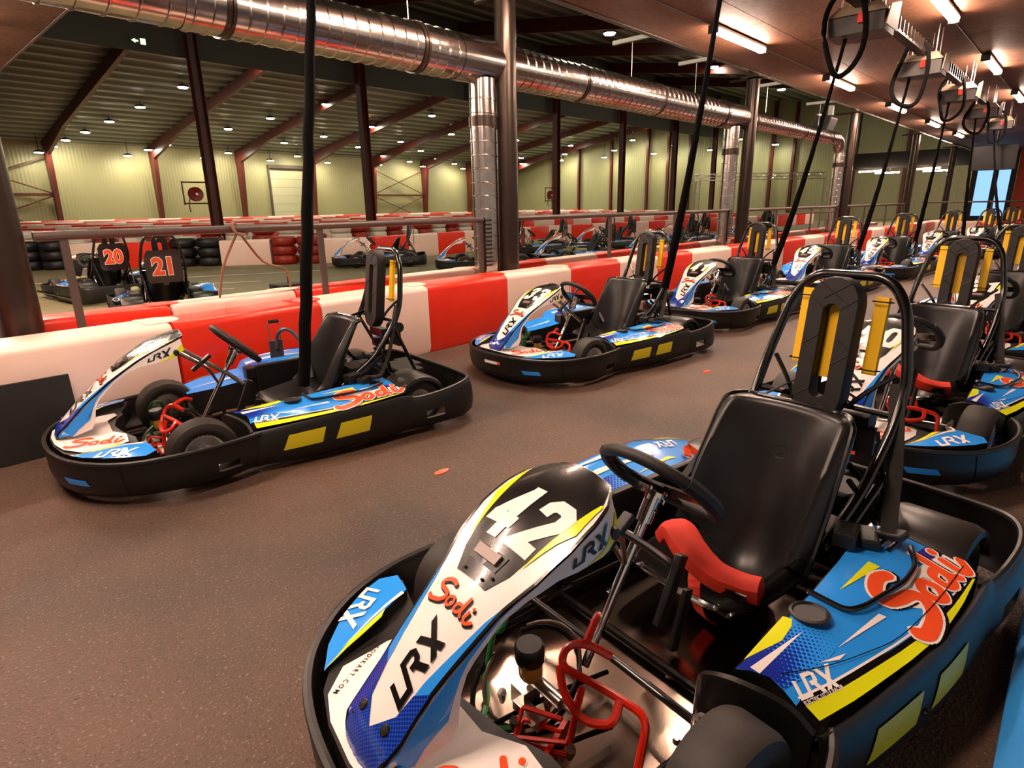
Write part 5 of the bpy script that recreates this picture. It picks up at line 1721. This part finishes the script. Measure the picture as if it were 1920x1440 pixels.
for q in (Vector((0, 0, 0)), gb - ga):
    chords(q, q + Z * 2.4, [gd * 0, gd * .28, gd * .14 + n_ * .24]); lacing(q, q + Z * 2.4, gd * 0, gd * .28, 9)
spk = empty('loudspeaker', (15.8, 4.9, 3.3))
obj('cabinet', MB().box((0, 0, -.33), (.5, .34, .3), Matrix.Rotation(.3, 3, 'X')), 'mezz_dark', spk, bevel=.03)
obj('bracket', MB().box((0, -.1, -.08), (.08, .1, .2)).box((-.3, 0, -.2), (.5, .04, .03)), 'steel', spk)
tag(spk, 'black loudspeaker bracketed under the soffit edge past the second pillar', 'loudspeaker')

# ------------------------------------------------------------------ hall equipment
def hose_reel(x, y, lab):
    t = empty('hose_reel', (x, y, 0))
    for s in (-1, 1):
        obj('frame_bar', MB().tube([(-.80, 0, 1.88 + s * .33), (0, 0, 1.88 + s * .33)], .022, 6), 'column_red', t)
    obj('frame_post', MB().tube([(-.78, 0, 1.5), (-.78, 0, 2.24)], .022, 6), 'column_red', t)
    obj('reel', MB().lathe([(0, -.08), (.07, -.08), (.08, -.04), (.215, -.08), (.225, -.06), (.225, .06), (.2, .08), (0, .08)], (-.42, -.05, 1.84), (0, 1, 0), 24), 'hose_reel_red', t, True)
    obj('hub', MB().lathe([(0, -.11), (.04, -.11), (.04, .0)], (-.42, -.05, 1.84), (0, 1, 0), 10), 'sticker_white', t, True)
    obj('nozzle_hose', MB().tube([(-.62, -.08, 1.75), (-.68, -.08, 1.5), (-.66, -.08, 1.28)], .02, 6, smooth=3), 'hose_reel_red', t, True)
    tag(t, lab, 'hose reel')
hose_reel(8.6, YR - .35, 'red fire hose reel on a bracket of the first ridge column')
hose_reel(26.75, YR - .35, 'red fire hose reel on the ridge column behind the polished pillar')
ex = on_plane(260, 77, (0, 1, 0), YR - .06)
o = empty('exit_sign', ex)
obj('board', MB().box((0, 0, 0), (.5, .03, .22)), 'curtain_grey', o)
obj('arrow', MB().prism([(-.2, 0), (-.1, .06), (-.1, .02), (-.02, .02), (-.02, -.02), (-.1, -.02), (-.1, -.06)], lambda a, b: Vector((a, -.018, b)), lambda a, b: Vector((a, -.022, b))), 'exit_glow', o)
obj('door_mark', MB().prism([(.04, -.08), (.18, -.08), (.18, .08), (.04, .08)], lambda a, b: Vector((a, -.018, b)), lambda a, b: Vector((a, -.022, b))), 'exit_glow', o)
tag(o, 'small green emergency exit sign on the grey ridge curtain', 'sign')
bxx = obj('floor_box', MB().box((0, 0, .14), (.42, .34, .28)).tube([(0, 0, .27), (0, 0, .38)], .015, 6), 'mezz_dark', bevel=.01)
bxx.location = (4.15, 8.15, 0); tag(bxx, 'small black box standing on the pit floor behind the barrier', 'box')
fm = obj('floor_mat', MB().box((1.9, -.85, .012), (3.6, 1.6, .024)), 'mat_blue', bevel=.004)
tag(fm, 'bright blue floor mat at the edge of the kart lane beside kart 42', 'mat')
for (px, py) in ((828, 885), (1325, 697)):
    p = on_plane(px, py, (0, 0, 1), .001)
    s = obj('paint_spot', MB().lathe([(0, .004), (.028, .004), (.03, 0)], (0, 0, 0), (0, 0, 1), 10), 'sticker_orange', fl); s.location = p; s.scale = (1.6, .7, 1)
